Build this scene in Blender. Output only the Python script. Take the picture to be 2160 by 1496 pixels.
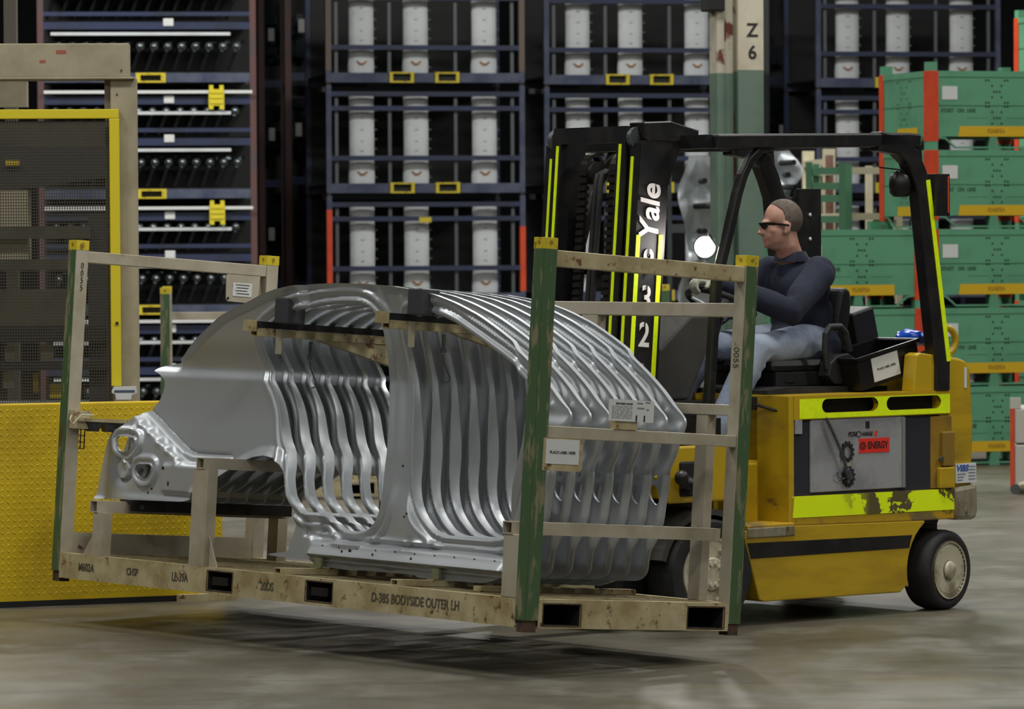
import bpy, math, random
import numpy as np
from mathutils import Vector, Matrix
random.seed(7)
PI = math.pi
for o in list(bpy.data.objects): bpy.data.objects.remove(o)
SC = bpy.context.scene
COL = SC.collection

# ------------------------------------------------------------------ camera
F_PX = 8900.0; PITCH = 0.026; ROLL = 0.006; HC = 1.76
cam_d = bpy.data.cameras.new('camera'); cam = bpy.data.objects.new('camera', cam_d); COL.objects.link(cam)
cam_d.sensor_fit = 'HORIZONTAL'; cam_d.sensor_width = 36.0; cam_d.lens = 36.0*F_PX/2160.0
cam_d.clip_start = 0.5; cam_d.clip_end = 300
_r = Vector((1, 0, 0)); _f = Vector((0, math.cos(PITCH), -math.sin(PITCH))); _u = Vector((0, math.sin(PITCH), math.cos(PITCH)))
CR = math.cos(ROLL)*_r - math.sin(ROLL)*_u; CU = math.sin(ROLL)*_r + math.cos(ROLL)*_u; CF = _f
m = Matrix((CR, CU, -CF)).transposed().to_4x4(); m.translation = Vector((0, 0, HC))
cam.matrix_world = m
cam_d.dof.use_dof = True; cam_d.dof.focus_distance = 18.2; cam_d.dof.aperture_fstop = 7.5
SC.camera = cam
def at(x, y, Y):                     # world point seen at pixel (x, y) of the 2160x1496 frame, at depth Y
    d = CF + (x-1080)/F_PX*CR - (y-748)/F_PX*CU
    return Vector((0, 0, HC)) + d*(Y/d.y)
# ------------------------------------------------------------------ world, exposure, lamps of the hall
SC.view_settings.view_transform = 'Standard'; SC.view_settings.look = 'None'
SC.view_settings.gamma = 1.0; SC.view_settings.use_curve_mapping = False
SC.view_settings.exposure = -1.12
w = bpy.data.worlds.new('world'); SC.world = w; w.use_nodes = True
w.node_tree.nodes['Background'].inputs[0].default_value = (0.85, 0.95, 1.0, 1)
w.node_tree.nodes['Background'].inputs[1].default_value = 0.085
def area(loc, sx, sy, power, col=(1.0, 1.0, 0.96)):
    l = bpy.data.lights.new('hall_lamp_light', 'AREA'); l.shape = 'RECTANGLE'; l.size = sx; l.size_y = sy
    l.energy = power; l.color = col
    o = bpy.data.objects.new('hall_lamp_light', l); o.location = loc; COL.objects.link(o); return o
LAMPS = [(-6, 9.5, 560), (1.5, 9.5, 640), (9, 9.5, 540), (-6, 18.5, 720), (1.5, 18.5, 860), (9, 18.5, 760),
         (-6, 27.5, 620), (1.5, 27.5, 620), (9, 27.5, 640), (-6, 37, 1250), (1.5, 37, 1250), (9, 37, 1250), (-5, 1, 420), (5, 1, 220)]
for (lx, ly, p) in LAMPS:
    area((lx, ly, 8.2), 2.6, 1.0, p)

# ------------------------------------------------------------------ helpers
def S(r, g, b):                      # sRGB 0-255 -> linear
    f = lambda c: (c/255/12.92) if c/255 <= 0.04045 else ((c/255+0.055)/1.055)**2.4
    return (f(r), f(g), f(b), 1.0)
def mat(name, col, rough=0.5, metal=0.0, col2=None, scale=4.0, lo=0.45, hi=0.62, spots=None, spot_scale=9.0, spot_lo=0.62, spot_hi=0.7,
        bump=0.0, bump_scale=60.0, stretch=(1, 1, 1), rough2=None, emit=None, estr=0.0, coat=0.0):
    m = bpy.data.materials.new(name); m.use_nodes = True
    nt = m.node_tree; N = nt.nodes; L = nt.links; b = N['Principled BSDF']
    b.inputs['Base Color'].default_value = col; b.inputs['Roughness'].default_value = rough; b.inputs['Metallic'].default_value = metal
    if coat: b.inputs['Coat Weight'].default_value = coat
    if emit: b.inputs['Emission Color'].default_value = emit; b.inputs['Emission Strength'].default_value = estr
    cur = None
    if col2 or spots or bump:
        tc = N.new('ShaderNodeTexCoord'); mp = N.new('ShaderNodeMapping'); mp.inputs['Scale'].default_value = stretch
        L.new(tc.outputs['Object'], mp.inputs['Vector'])
    def mix(a, bcol, fac):
        mx = N.new('ShaderNodeMix'); mx.data_type = 'RGBA'
        if a is None: mx.inputs[6].default_value = col
        else: L.new(a, mx.inputs[6])
        mx.inputs[7].default_value = bcol; L.new(fac, mx.inputs[0]); return mx.outputs[2]
    def mask(sc, l, h, det=6.0, rg=0.6):
        n = N.new('ShaderNodeTexNoise'); n.inputs['Scale'].default_value = sc; n.inputs['Detail'].default_value = det; n.inputs['Roughness'].default_value = rg
        L.new(mp.outputs[0], n.inputs['Vector'])
        r = N.new('ShaderNodeMapRange'); r.inputs[1].default_value = l; r.inputs[2].default_value = h
        L.new(n.outputs[0], r.inputs[0]); return r.outputs[0]
    if col2:
        f1 = mask(scale, lo, hi); cur = mix(cur, col2, f1)
        if rough2 is not None:
            rr = N.new('ShaderNodeMapRange'); rr.inputs[3].default_value = rough; rr.inputs[4].default_value = rough2
            L.new(f1, rr.inputs[0]); L.new(rr.outputs[0], b.inputs['Roughness'])
    if spots: cur = mix(cur, spots, mask(spot_scale, spot_lo, spot_hi, 8.0, 0.65))
    if cur is not None: L.new(cur, b.inputs['Base Color'])
    if bump:
        n = N.new('ShaderNodeTexNoise'); n.inputs['Scale'].default_value = bump_scale; n.inputs['Detail'].default_value = 3
        L.new(mp.outputs[0], n.inputs['Vector'])
        bp = N.new('ShaderNodeBump'); bp.inputs['Strength'].default_value = bump; bp.inputs['Distance'].default_value = 0.01
        L.new(n.outputs[0], bp.inputs['Height']); L.new(bp.outputs[0], b.inputs['Normal'])
    return m

class MB:
    """collects boxes, tubes, plates; build() links them as ONE mesh object"""
    def __init__(s): s.v = []; s.f = []; s.mi = []; s.cur = 0
    def use(s, i): s.cur = i; return s
    def add(s, vs, fs):
        b = len(s.v); s.v += [tuple(v) for v in vs]
        for f in fs: s.f.append(tuple(i+b for i in f)); s.mi.append(s.cur)
        return s
    def box(s, x0, x1, y0, y1, z0, z1, M=None):
        vs = [Vector((x, y, z)) for x in (x0, x1) for y in (y0, y1) for z in (z0, z1)]
        if M is not None: vs = [M @ v for v in vs]
        fs = [(0, 1, 3, 2), (4, 6, 7, 5), (0, 4, 5, 1), (2, 3, 7, 6), (0, 2, 6, 4), (1, 5, 7, 3)]
        return s.add(vs, fs)
    def frame(s, p0, p1, up=Vector((0, 0, 1))):
        p0 = Vector(p0); p1 = Vector(p1); d = (p1-p0); ln = d.length; d.normalize()
        if abs(d.dot(up)) > 0.98: up = Vector((0, 1, 0))
        a = d.cross(up).normalized(); b = a.cross(d).normalized()
        return p0, d, a, b, ln
    def bar(s, p0, p1, wd, ht, up=Vector((0, 0, 1))):
        p, d, a, b, ln = s.frame(p0, p1, Vector(up))
        vs = []
        for t in (0, ln):
            for (i, j) in ((-1, -1), (1, -1), (1, 1), (-1, 1)): vs.append(p+d*t+a*(i*wd/2)+b*(j*ht/2))
        return s.add(vs, [(3, 2, 1, 0), (4, 5, 6, 7), (0, 1, 5, 4), (1, 2, 6, 5), (2, 3, 7, 6), (3, 0, 4, 7)])
    def hollow(s, p0, p1, wd, ht, t=0.005, up=Vector((0, 0, 1))):     # open-ended box tube
        p, d, a, b, ln = s.frame(p0, p1, Vector(up)); vs = []
        for q in (0, ln):
            for k in (0, t):
                for (i, j) in ((-1, -1), (1, -1), (1, 1), (-1, 1)): vs.append(p+d*q+a*(i*(wd/2-k))+b*(j*(ht/2-k)))
        fs = []
        for i in range(4):
            j = (i+1) % 4
            fs += [(i, j, 8+j, 8+i), (4+j, 4+i, 12+i, 12+j), (j, i, 4+i, 4+j), (8+i, 8+j, 12+j, 12+i)]
        return s.add(vs, fs)
    def cyl(s, p0, p1, r0, r1=None, n=16, cap=True):
        if r1 is None: r1 = r0
        p, d, a, b, ln = s.frame(p0, p1); vs = []
        for (t, r) in ((0, r0), (ln, r1)):
            for i in range(n):
                an = 2*PI*i/n; vs.append(p+d*t+a*(r*math.cos(an))+b*(r*math.sin(an)))
        fs = [(i, (i+1) % n, n+(i+1) % n, n+i) for i in range(n)]
        if cap: fs += [tuple(range(n-1, -1, -1)), tuple(range(n, 2*n))]
        return s.add(vs, fs)
    def tube(s, pts, r, n=8, closed=False):
        pts = [Vector(p) for p in pts]; k = len(pts); vs = []; prev = None
        for i, p in enumerate(pts):
            if closed: d = pts[(i+1) % k]-pts[i-1]
            else: d = pts[min(i+1, k-1)]-pts[max(i-1, 0)]
            d.normalize()
            if prev is None:
                up = Vector((0, 0, 1)) if abs(d.z) < 0.9 else Vector((0, 1, 0)); a = d.cross(up).normalized()
            else: a = (prev-d*prev.dot(d)).normalized()
            prev = a; b = d.cross(a); rr = r[i] if isinstance(r, (list, tuple)) else r
            for j in range(n):
                an = 2*PI*j/n; vs.append(p+a*(rr*math.cos(an))+b*(rr*math.sin(an)))
        fs = []
        for i in range(k if closed else k-1):
            for j in range(n):
                i2 = (i+1) % k; fs.append((i*n+j, i*n+(j+1) % n, i2*n+(j+1) % n, i2*n+j))
        if not closed: fs += [tuple(range(n-1, -1, -1)), tuple(range((k-1)*n, k*n))]
        return s.add(vs, fs)
    def rbar(s, pts, wd, ht, side):                                  # rectangular section swept along a path, 'side' = constant side axis
        pts = [Vector(p) for p in pts]; side = Vector(side).normalized(); k = len(pts); vs = []
        for i, p in enumerate(pts):
            d = (pts[min(i+1, k-1)]-pts[max(i-1, 0)]).normalized(); b = d.cross(side).normalized()
            for (u, v) in ((-1, -1), (1, -1), (1, 1), (-1, 1)): vs.append(p+side*(u*wd/2)+b*(v*ht/2))
        fs = [(3, 2, 1, 0), tuple(range((k-1)*4, k*4))]
        for i in range(k-1):
            for j in range(4): fs.append((i*4+j, i*4+(j+1) % 4, i*4+4+(j+1) % 4, i*4+4+j))
        return s.add(vs, fs)
    def prism(s, poly, axis, a0, a1):                                # polygon in the two other axes, extruded along axis
        n = len(poly); vs = []
        for a in (a0, a1):
            for (p, q) in poly:
                vs.append({'x': (a, p, q), 'y': (p, a, q), 'z': (p, q, a)}[axis])
        fs = [tuple(range(n-1, -1, -1)), tuple(range(n, 2*n))]+[(i, (i+1) % n, n+(i+1) % n, n+i) for i in range(n)]
        return s.add(vs, fs)
    def lathe(s, prof, c, axis, n=32, up=Vector((0, 0, 1)), cap=True):         # profile (r, h) about axis through c
        c = Vector(c); p, d, a, b, ln = s.frame(c, c+Vector(axis)); vs = []; k = len(prof)
        for (r, h) in prof:
            for i in range(n):
                an = 2*PI*i/n; vs.append(p+d*h+a*(r*math.cos(an))+b*(r*math.sin(an)))
        fs = []
        for i in range(k-1):
            for j in range(n): fs.append((i*n+j, i*n+(j+1) % n, (i+1)*n+(j+1) % n, (i+1)*n+j))
        if cap and prof[0][0] > 1e-6: fs.append(tuple(range(n-1, -1, -1)))
        if cap and prof[-1][0] > 1e-6: fs.append(tuple(range((k-1)*n, k*n)))
        return s.add(vs, fs)
    def ellipsoid(s, c, r, M=None, nu=16, nv=10):
        c = Vector(c); vs = []; fs = []
        for i in range(nv+1):
            th = PI*i/nv
            for j in range(nu):
                ph = 2*PI*j/nu; q = Vector((r[0]*math.sin(th)*math.cos(ph), r[1]*math.sin(th)*math.sin(ph), r[2]*math.cos(th)))
                if M is not None: q = M @ q
                vs.append(c+q)
        for i in range(nv):
            for j in range(nu): fs.append((i*nu+j, (i+1)*nu+j, (i+1)*nu+(j+1) % nu, i*nu+(j+1) % nu))
        return s.add(vs, fs)
    def mesh(s, name, mats):
        me = bpy.data.meshes.new(name); me.from_pydata(s.v, [], s.f)
        for m in (mats if isinstance(mats, (list, tuple)) else [mats]): me.materials.append(m)
        me.polygons.foreach_set('material_index', s.mi); me.update(); return me
    def build(s, name, mats, parent=None, smooth=None, bevel=0.0):
        me = s.mesh(name, mats); return link(name, me, parent, smooth, bevel)
def link(name, me, parent=None, smooth=None, bevel=0.0):
    if smooth is not None:
        me.polygons.foreach_set('use_smooth', [True]*len(me.polygons))
        if smooth < 3: me.set_sharp_from_angle(angle=smooth)
    o = bpy.data.objects.new(name, me); COL.objects.link(o)
    if parent is not None: o.parent = parent
    if bevel:
        bv = o.modifiers.new('bevel', 'BEVEL'); bv.width = bevel; bv.segments = 2; bv.limit_method = 'ANGLE'
    return o
def tag(o, label, cat, group=None, kind=None):
    o['label'] = label; o['category'] = cat
    if group: o['group'] = group
    if kind: o['kind'] = kind
    return o
def thing(name, label, cat, loc=(0, 0, 0), M=None, rz=None, group=None):
    o = bpy.data.objects.new(name, None); COL.objects.link(o); o.empty_display_size = 0.2
    if M is not None: o.matrix_world = M
    else:
        o.location = loc
        if rz is not None: o.rotation_euler = (0, 0, rz)
    return tag(o, label, cat, group)
def struct(o, label=None):
    o['kind'] = 'structure'
    if label: o['label'] = label
    return o
KIDS = {}
def children(o): return [c for c in COL.objects if c.parent == o]
def copy_tree(o, kids):                                              # kids: the list of (child, [grandchildren]) gathered once
    c = o.copy(); COL.objects.link(c)
    for ch, gs in kids:
        d = ch.copy(); COL.objects.link(d); d.parent = c
        for g in gs:
            e = g.copy(); COL.objects.link(e); e.parent = d
    return c
def gather(o): return [(ch, children(ch)) for ch in children(o)]
_txtcache = {}
def text(name, body, size, material, parent, origin, xdir, ydir, depth=0.0008, shear=0.0, align='CENTER', bold=0.0, sx=1.0):
    """lettering as a mesh: lies in the plane (xdir, ydir) at origin, in the parent's space"""
    cu = bpy.data.curves.new(name, 'FONT'); cu.body = body; cu.size = size; cu.align_x = align; cu.align_y = 'CENTER'
    cu.extrude = depth; cu.shear = shear; cu.offset = bold
    t = bpy.data.objects.new(name, cu); COL.objects.link(t)
    dg = bpy.context.evaluated_depsgraph_get()
    me = bpy.data.meshes.new_from_object(t.evaluated_get(dg)); bpy.data.objects.remove(t)
    X = Vector(xdir).normalized(); Yv = Vector(ydir); Yv = (Yv-X*Yv.dot(X)).normalized(); Z = X.cross(Yv)
    M = Matrix((X, Yv, Z)).transposed().to_4x4(); M.translation = Vector(origin)
    me.transform(M @ Matrix.Diagonal((sx, 1, 1, 1))); me.materials.clear(); me.materials.append(material)
    return link(name, me, parent)

# ------------------------------------------------------------------ materials
M_BEIGE = mat('beige_paint', S(172, 164, 146), 0.5, col2=S(150, 140, 116), scale=5, lo=0.42, hi=0.7, spots=S(104, 66, 36), spot_scale=13, spot_lo=0.66, spot_hi=0.72)
M_BEIGEW = mat('worn_beige_paint', S(182, 170, 134), 0.55, col2=S(150, 134, 94), scale=6, lo=0.4, hi=0.65, spots=S(100, 60, 32), spot_scale=19, spot_lo=0.57, spot_hi=0.66)
M_PGREEN = mat('worn_green_paint', S(66, 92, 58), 0.55, col2=S(126, 120, 92), scale=22, lo=0.53, hi=0.60, stretch=(1, 1, 0.22), spots=S(84, 60, 42), spot_scale=10, spot_lo=0.60, spot_hi=0.70)
M_CAP = mat('yellow_post_paint', S(200, 180, 40), 0.5, col2=S(130, 104, 30), scale=22, lo=0.55, hi=0.66)
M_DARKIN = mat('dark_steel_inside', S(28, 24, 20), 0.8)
M_RUST = mat('rusty_steel', S(78, 56, 38), 0.75, col2=S(48, 38, 30), scale=18)
M_STEEL = mat('galvanised_sheet', S(180, 184, 188), 0.42, 0.45)
M_BLACK = mat('black_paint', S(20, 20, 22), 0.4, col2=S(34, 32, 30), scale=8)
M_RUBBER = mat('black_rubber', S(22, 22, 24), 0.75, col2=S(40, 38, 36), scale=6)
M_DARK = mat('near_black', S(12, 12, 13), 0.7)
M_YEL = mat('forklift_yellow', S(184, 152, 24), 0.42, col2=S(142, 112, 30), scale=3.0, lo=0.5, hi=0.75, stretch=(0.45, 1, 1.7), spots=S(88, 72, 40), spot_scale=6, spot_lo=0.64, spot_hi=0.74, coat=0.2)
M_LIME = mat('lime_reflective_tape', S(232, 255, 20), 0.4, col2=S(220, 246, 14), scale=30, emit=S(205, 230, 10), estr=0.0)
M_LIMEW = mat('worn_lime_tape', S(230, 253, 20), 0.35, spots=S(92, 82, 50), spot_scale=6.5, spot_lo=0.535, spot_hi=0.555)
M_BARR = mat('yellow_barrier_paint', S(206, 176, 20), 0.5, col2=S(190, 160, 22), scale=3)
M_WHITE = mat('white_label', S(205, 206, 204), 0.6)
M_INK = mat('black_ink', S(30, 28, 26), 0.7)
M_FADED = mat('faded_stencil_ink', S(82, 76, 62), 0.8, col2=S(150, 138, 108), scale=45, lo=0.58, hi=0.72)
M_BLUE = mat('blue_rack_paint', S(34, 44, 76), 0.6, col2=S(30, 36, 54), scale=2.5)
M_BLUEL = mat('faded_blue_paint', S(72, 78, 96), 0.6, col2=S(44, 52, 80), scale=3.5, lo=0.4, hi=0.6)
M_MAROON = mat('maroon_post_paint', S(88, 58, 56), 0.6, col2=S(70, 60, 62), scale=3)
M_ORANGE = mat('orange_paint', S(206, 70, 30), 0.5, col2=S(190, 58, 26), scale=6)
M_GREYP = mat('grey_stamping', S(198, 202, 204), 0.5, 0.0, col2=S(184, 186, 186), scale=3)
M_GREYD = mat('dark_grey_steel', S(86, 90, 92), 0.45, 0.5)
M_BLKPART = mat('black_stamping', S(44, 50, 52), 0.2, 0.85)
M_BIN = mat('bin_green', S(92, 152, 118), 0.5, col2=S(84, 140, 108), scale=3)
M_BINY = mat('bin_yellow_tape', S(205, 166, 24), 0.5)
M_TAN = mat('tan_paint', S(156, 146, 122), 0.6, col2=S(140, 130, 106), scale=4)
M_TANL = mat('pale_tan_paint', S(186, 178, 152), 0.6)

def limit_wear(m, x0, x1):                  # the tape is scraped off only towards the rear of the truck
    nt = m.node_tree; N = nt.nodes; L = nt.links
    mx = [n for n in N if n.type == 'MIX'][-1]; src = mx.inputs[0].links[0].from_socket
    tc = [n for n in N if n.type == 'TEX_COORD'][0]; sp = N.new('ShaderNodeSeparateXYZ'); L.new(tc.outputs['Object'], sp.inputs[0])
    r = N.new('ShaderNodeMapRange'); r.inputs[1].default_value = x0; r.inputs[2].default_value = x1; L.new(sp.outputs[0], r.inputs[0])
    mu = N.new('ShaderNodeMath'); mu.operation = 'MULTIPLY'; L.new(src, mu.inputs[0]); L.new(r.outputs[0], mu.inputs[1]); L.new(mu.outputs[0], mx.inputs[0])
limit_wear(M_LIMEW, 1.75, 1.95)
# ------------------------------------------------------------------ setting
def floor_mat():
    m = bpy.data.materials.new('concrete_floor'); m.use_nodes = True; nt = m.node_tree; N = nt.nodes; L = nt.links; b = N['Principled BSDF']
    tc = N.new('ShaderNodeTexCoord')
    def noise(sc, stretch, rot=0.0, det=6, rg=0.6):
        mp = N.new('ShaderNodeMapping'); mp.inputs['Scale'].default_value = stretch; mp.inputs['Rotation'].default_value = (0, 0, rot)
        L.new(tc.outputs['Object'], mp.inputs['Vector'])
        n = N.new('ShaderNodeTexNoise'); n.inputs['Scale'].default_value = sc; n.inputs['Detail'].default_value = det; n.inputs['Roughness'].default_value = rg
        L.new(mp.outputs[0], n.inputs['Vector']); return n.outputs[0]
    def rng(x, a, bb, c, d):
        r = N.new('ShaderNodeMapRange'); r.inputs[1].default_value = a; r.inputs[2].default_value = bb; r.inputs[3].default_value = c; r.inputs[4].default_value = d
        L.new(x, r.inputs[0]); return r.outputs[0]
    def mix(a, c, f):
        mx = N.new('ShaderNodeMix'); mx.data_type = 'RGBA'
        if isinstance(a, tuple): mx.inputs[6].default_value = a
        else: L.new(a, mx.inputs[6])
        mx.inputs[7].default_value = c; L.new(f, mx.inputs[0]); return mx.outputs[2]
    big = noise(0.55, (1, 0.55, 1)); mid = noise(2.4, (1, 0.6, 1)); streak = noise(1.3, (0.6, 2.6, 1), 0.25); st2 = noise(1.0, (0.5, 6.0, 1), -0.12)
    c = mix(S(102, 97, 85), S(78, 73, 61), rng(big, 0.4, 0.62, 0, 1))
    c = mix(c, S(117, 114, 104), rng(mid, 0.52, 0.72, 0, 0.7))
    c = mix(c, S(49, 45, 37), rng(streak, 0.55, 0.74, 0, 0.75))
    c = mix(c, S(105, 90, 57), rng(noise(0.9, (0.5, 2, 1), 0.1), 0.58, 0.72, 0, 0.45))
    c = mix(c, S(36, 33, 29), rng(st2, 0.62, 0.70, 0, 0.6))
    c = mix(c, S(42, 39, 34), rng(noise(7, (1, 1, 1)), 0.66, 0.74, 0, 0.5))
    L.new(c, b.inputs['Base Color'])
    L.new(rng(mid, 0.35, 0.7, 0.30, 0.52), b.inputs['Roughness'])
    return m
MB().box(-40, 40, -12, 64, -0.2, 0).build('floor', floor_mat())
struct(COL.objects['floor'], 'worn grey concrete warehouse floor')
struct(MB().box(-40, 40, 58, 58.3, 0, 9.2).build('wall_back', mat('dark_wall', S(38, 40, 42), 0.9)))
M_CEIL = mat('ceiling_deck', S(70, 72, 74), 0.9)
struct(MB().box(-40, 40, -12, 64, 9.2, 9.4).build('ceiling', M_CEIL))
M_LAMP = mat('lamp_glow', S(255, 250, 240), 0.5, emit=(1, 0.97, 0.92, 1), estr=7.0)
for k, (lx, ly, p) in enumerate(LAMPS):
    t = thing('ceiling_lamp', 'long white factory lamp hung from the ceiling, out of the frame', 'lamp', (lx, ly, 8.3), group='factory lamps under the ceiling')
    mb = MB(); mb.prism([(-0.5, 0), (0.5, 0), (0.3, 0.12), (-0.3, 0.12)], 'x', -1.3, 1.3); mb.build('housing', M_TANL, t)
    MB().box(-1.2, 1.2, -0.42, 0.42, -0.012, -0.002).build('diffuser', M_LAMP, t)
    mb = MB(); mb.box(-0.9, -0.88, -0.01, 0.01, 0.12, 0.9); mb.box(0.88, 0.9, -0.01, 0.01, 0.12, 0.9); mb.build('hanger', M_GREYD, t)

# H-section building column lettered Z 6
p0 = at(1537, 700, 30.0); rz = math.radians(20)
col = thing('building_column', 'steel building column, cream above and green below, stencilled Z 6', 'column', (p0.x-0.05, 30.0, 0), rz=rz)
M_CREAM = mat('cream_column_paint', S(196, 188, 168), 0.55, col2=S(178, 168, 146), scale=3)
M_CGREEN = mat('green_column_paint', S(96, 116, 102), 0.5, col2=S(84, 104, 90), scale=2.5)
M_CGREEN2 = M_CGREEN
M_PEEL = mat('peeled_column_paint', S(176, 170, 152), 0.6, col2=S(96, 48, 38), scale=9, lo=0.56, hi=0.61, stretch=(1, 1, 0.5))
M_PEELG = mat('peeled_green_paint', S(110, 126, 108), 0.6, col2=S(98, 66, 50), scale=6, lo=0.54, hi=0.62, stretch=(1, 1, 0.5))
ZS = at(1590, 147, 30.0).z
for (nm, a, b_, z0, z1, mm) in (('lower_flange', 0.13, 0.325, 0, ZS, M_CGREEN), ('upper_flange', 0.13, 0.325, ZS, 9.2, M_CREAM)):
    MB().box(a, b_, -0.02, 0.0, z0, z1).build(nm, mm, col)
for (nm, z0, z1, mm) in (('lower_web', 0, ZS, M_CGREEN), ('upper_web', ZS, 9.2, M_CREAM)):
    MB().box(0.222, 0.234, 0, 0.24, z0, z1).build(nm, mm, col)
for (nm, z0, z1, mm) in (('lower_rear_flange', 0, ZS, M_PEELG), ('upper_rear_flange', ZS, 9.2, M_PEEL)):
    mb = MB(); mb.box(0.13, 0.325, 0.24, 0.26, z0, z1); mb.build(nm, mm, col)
for (nm, z0, z1, mm) in (('lower_guard', 0, ZS-0.02, M_PEELG), ('upper_guard', ZS-0.02, 9.2, M_PEEL)):
    mb = MB(); mb.box(0.0, 0.055, 0.06, 0.2, z0, z1); mb.box(0.055, 0.135, 0.09, 0.11, z0, z1); mb.build(nm, mm if nm == 'upper_guard' else M_CGREEN, col)
MB().box(-0.07, 0.05, 0.02, 0.2, ZS+0.42, ZS+0.72).build('junction_box', M_DARK, col, bevel=0.01)
zz = at(1594, 64, 30).z; z6 = at(1596, 111, 30).z
for (ch, z) in (('Z', zz), ('6', z6)):
    text('letter', ch, 0.135, M_INK, col, (0.238, -0.022, z), (1, 0, 0), (0, 0, 1), bold=0.0026)

# yellow diamond-plate barrier at the left
b1 = at(470, 1265, 21.0); b0 = at(0, 1283, 20.58)
dv = Vector((b1.x-b0.x, b1.y-b0.y, 0)).normalized(); rzb = math.atan2(dv.y, dv.x)
bar = thing('safety_barrier', 'bright yellow diamond-plate barrier on the floor at the left', 'barrier', (b1.x, b1.y, 0), rz=rzb)
HB = 0.99
MB().box(-2.6, 0, 0, 0.012, 0.03, HB).build('plate', M_BARR, bar)
MB().box(-2.6, 0.0, 0.012, 0.09, HB-0.07, HB+0.006).build('top_rail', M_BARR, bar, bevel=0.004)
mb = MB()
for x in (-2.4, -1.6, -0.8, -0.06): mb.box(x, x+0.06, 0.012, 0.09, 0, HB-0.07)
mb.build('upright', M_BARR, bar)
mb = MB(); mb.box(-2.6, 0.03, 0.0, 0.14, 0, 0.03); mb.build('base_strip', M_DARK, bar)
mb = MB(); mb.box(-0.24, 0.06, -0.05, 0.1, 0, 0.035); mb.box(-0.05, 0.03, 0.012, 0.1, 0.03, 0.12); mb.build('foot_plate', M_BEIGEW, bar)
mb = MB(); pit = 0.030; n = 0
for i in range(int(2.58/pit)):
    for j in range(int((HB-0.06)/pit)):
        x = -2.58+i*pit+pit/2; z = 0.05+j*pit+pit/2
        a = PI/4 if (i+j) % 2 else -PI/4
        u = Vector((math.cos(a), 0, math.sin(a))); v = Vector((-math.sin(a), 0, math.cos(a))); c = Vector((x, -0.0005, z))
        mb.add([c-u*0.0125, c-v*0.0048, c+u*0.0125, c+v*0.0048, c+Vector((0, -0.0028, 0))], [(0, 1, 4), (1, 2, 4), (2, 3, 4), (3, 0, 4)])
o = mb.build('raised_tread', M_BARR, bar); o['kind'] = 'stuff'
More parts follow.
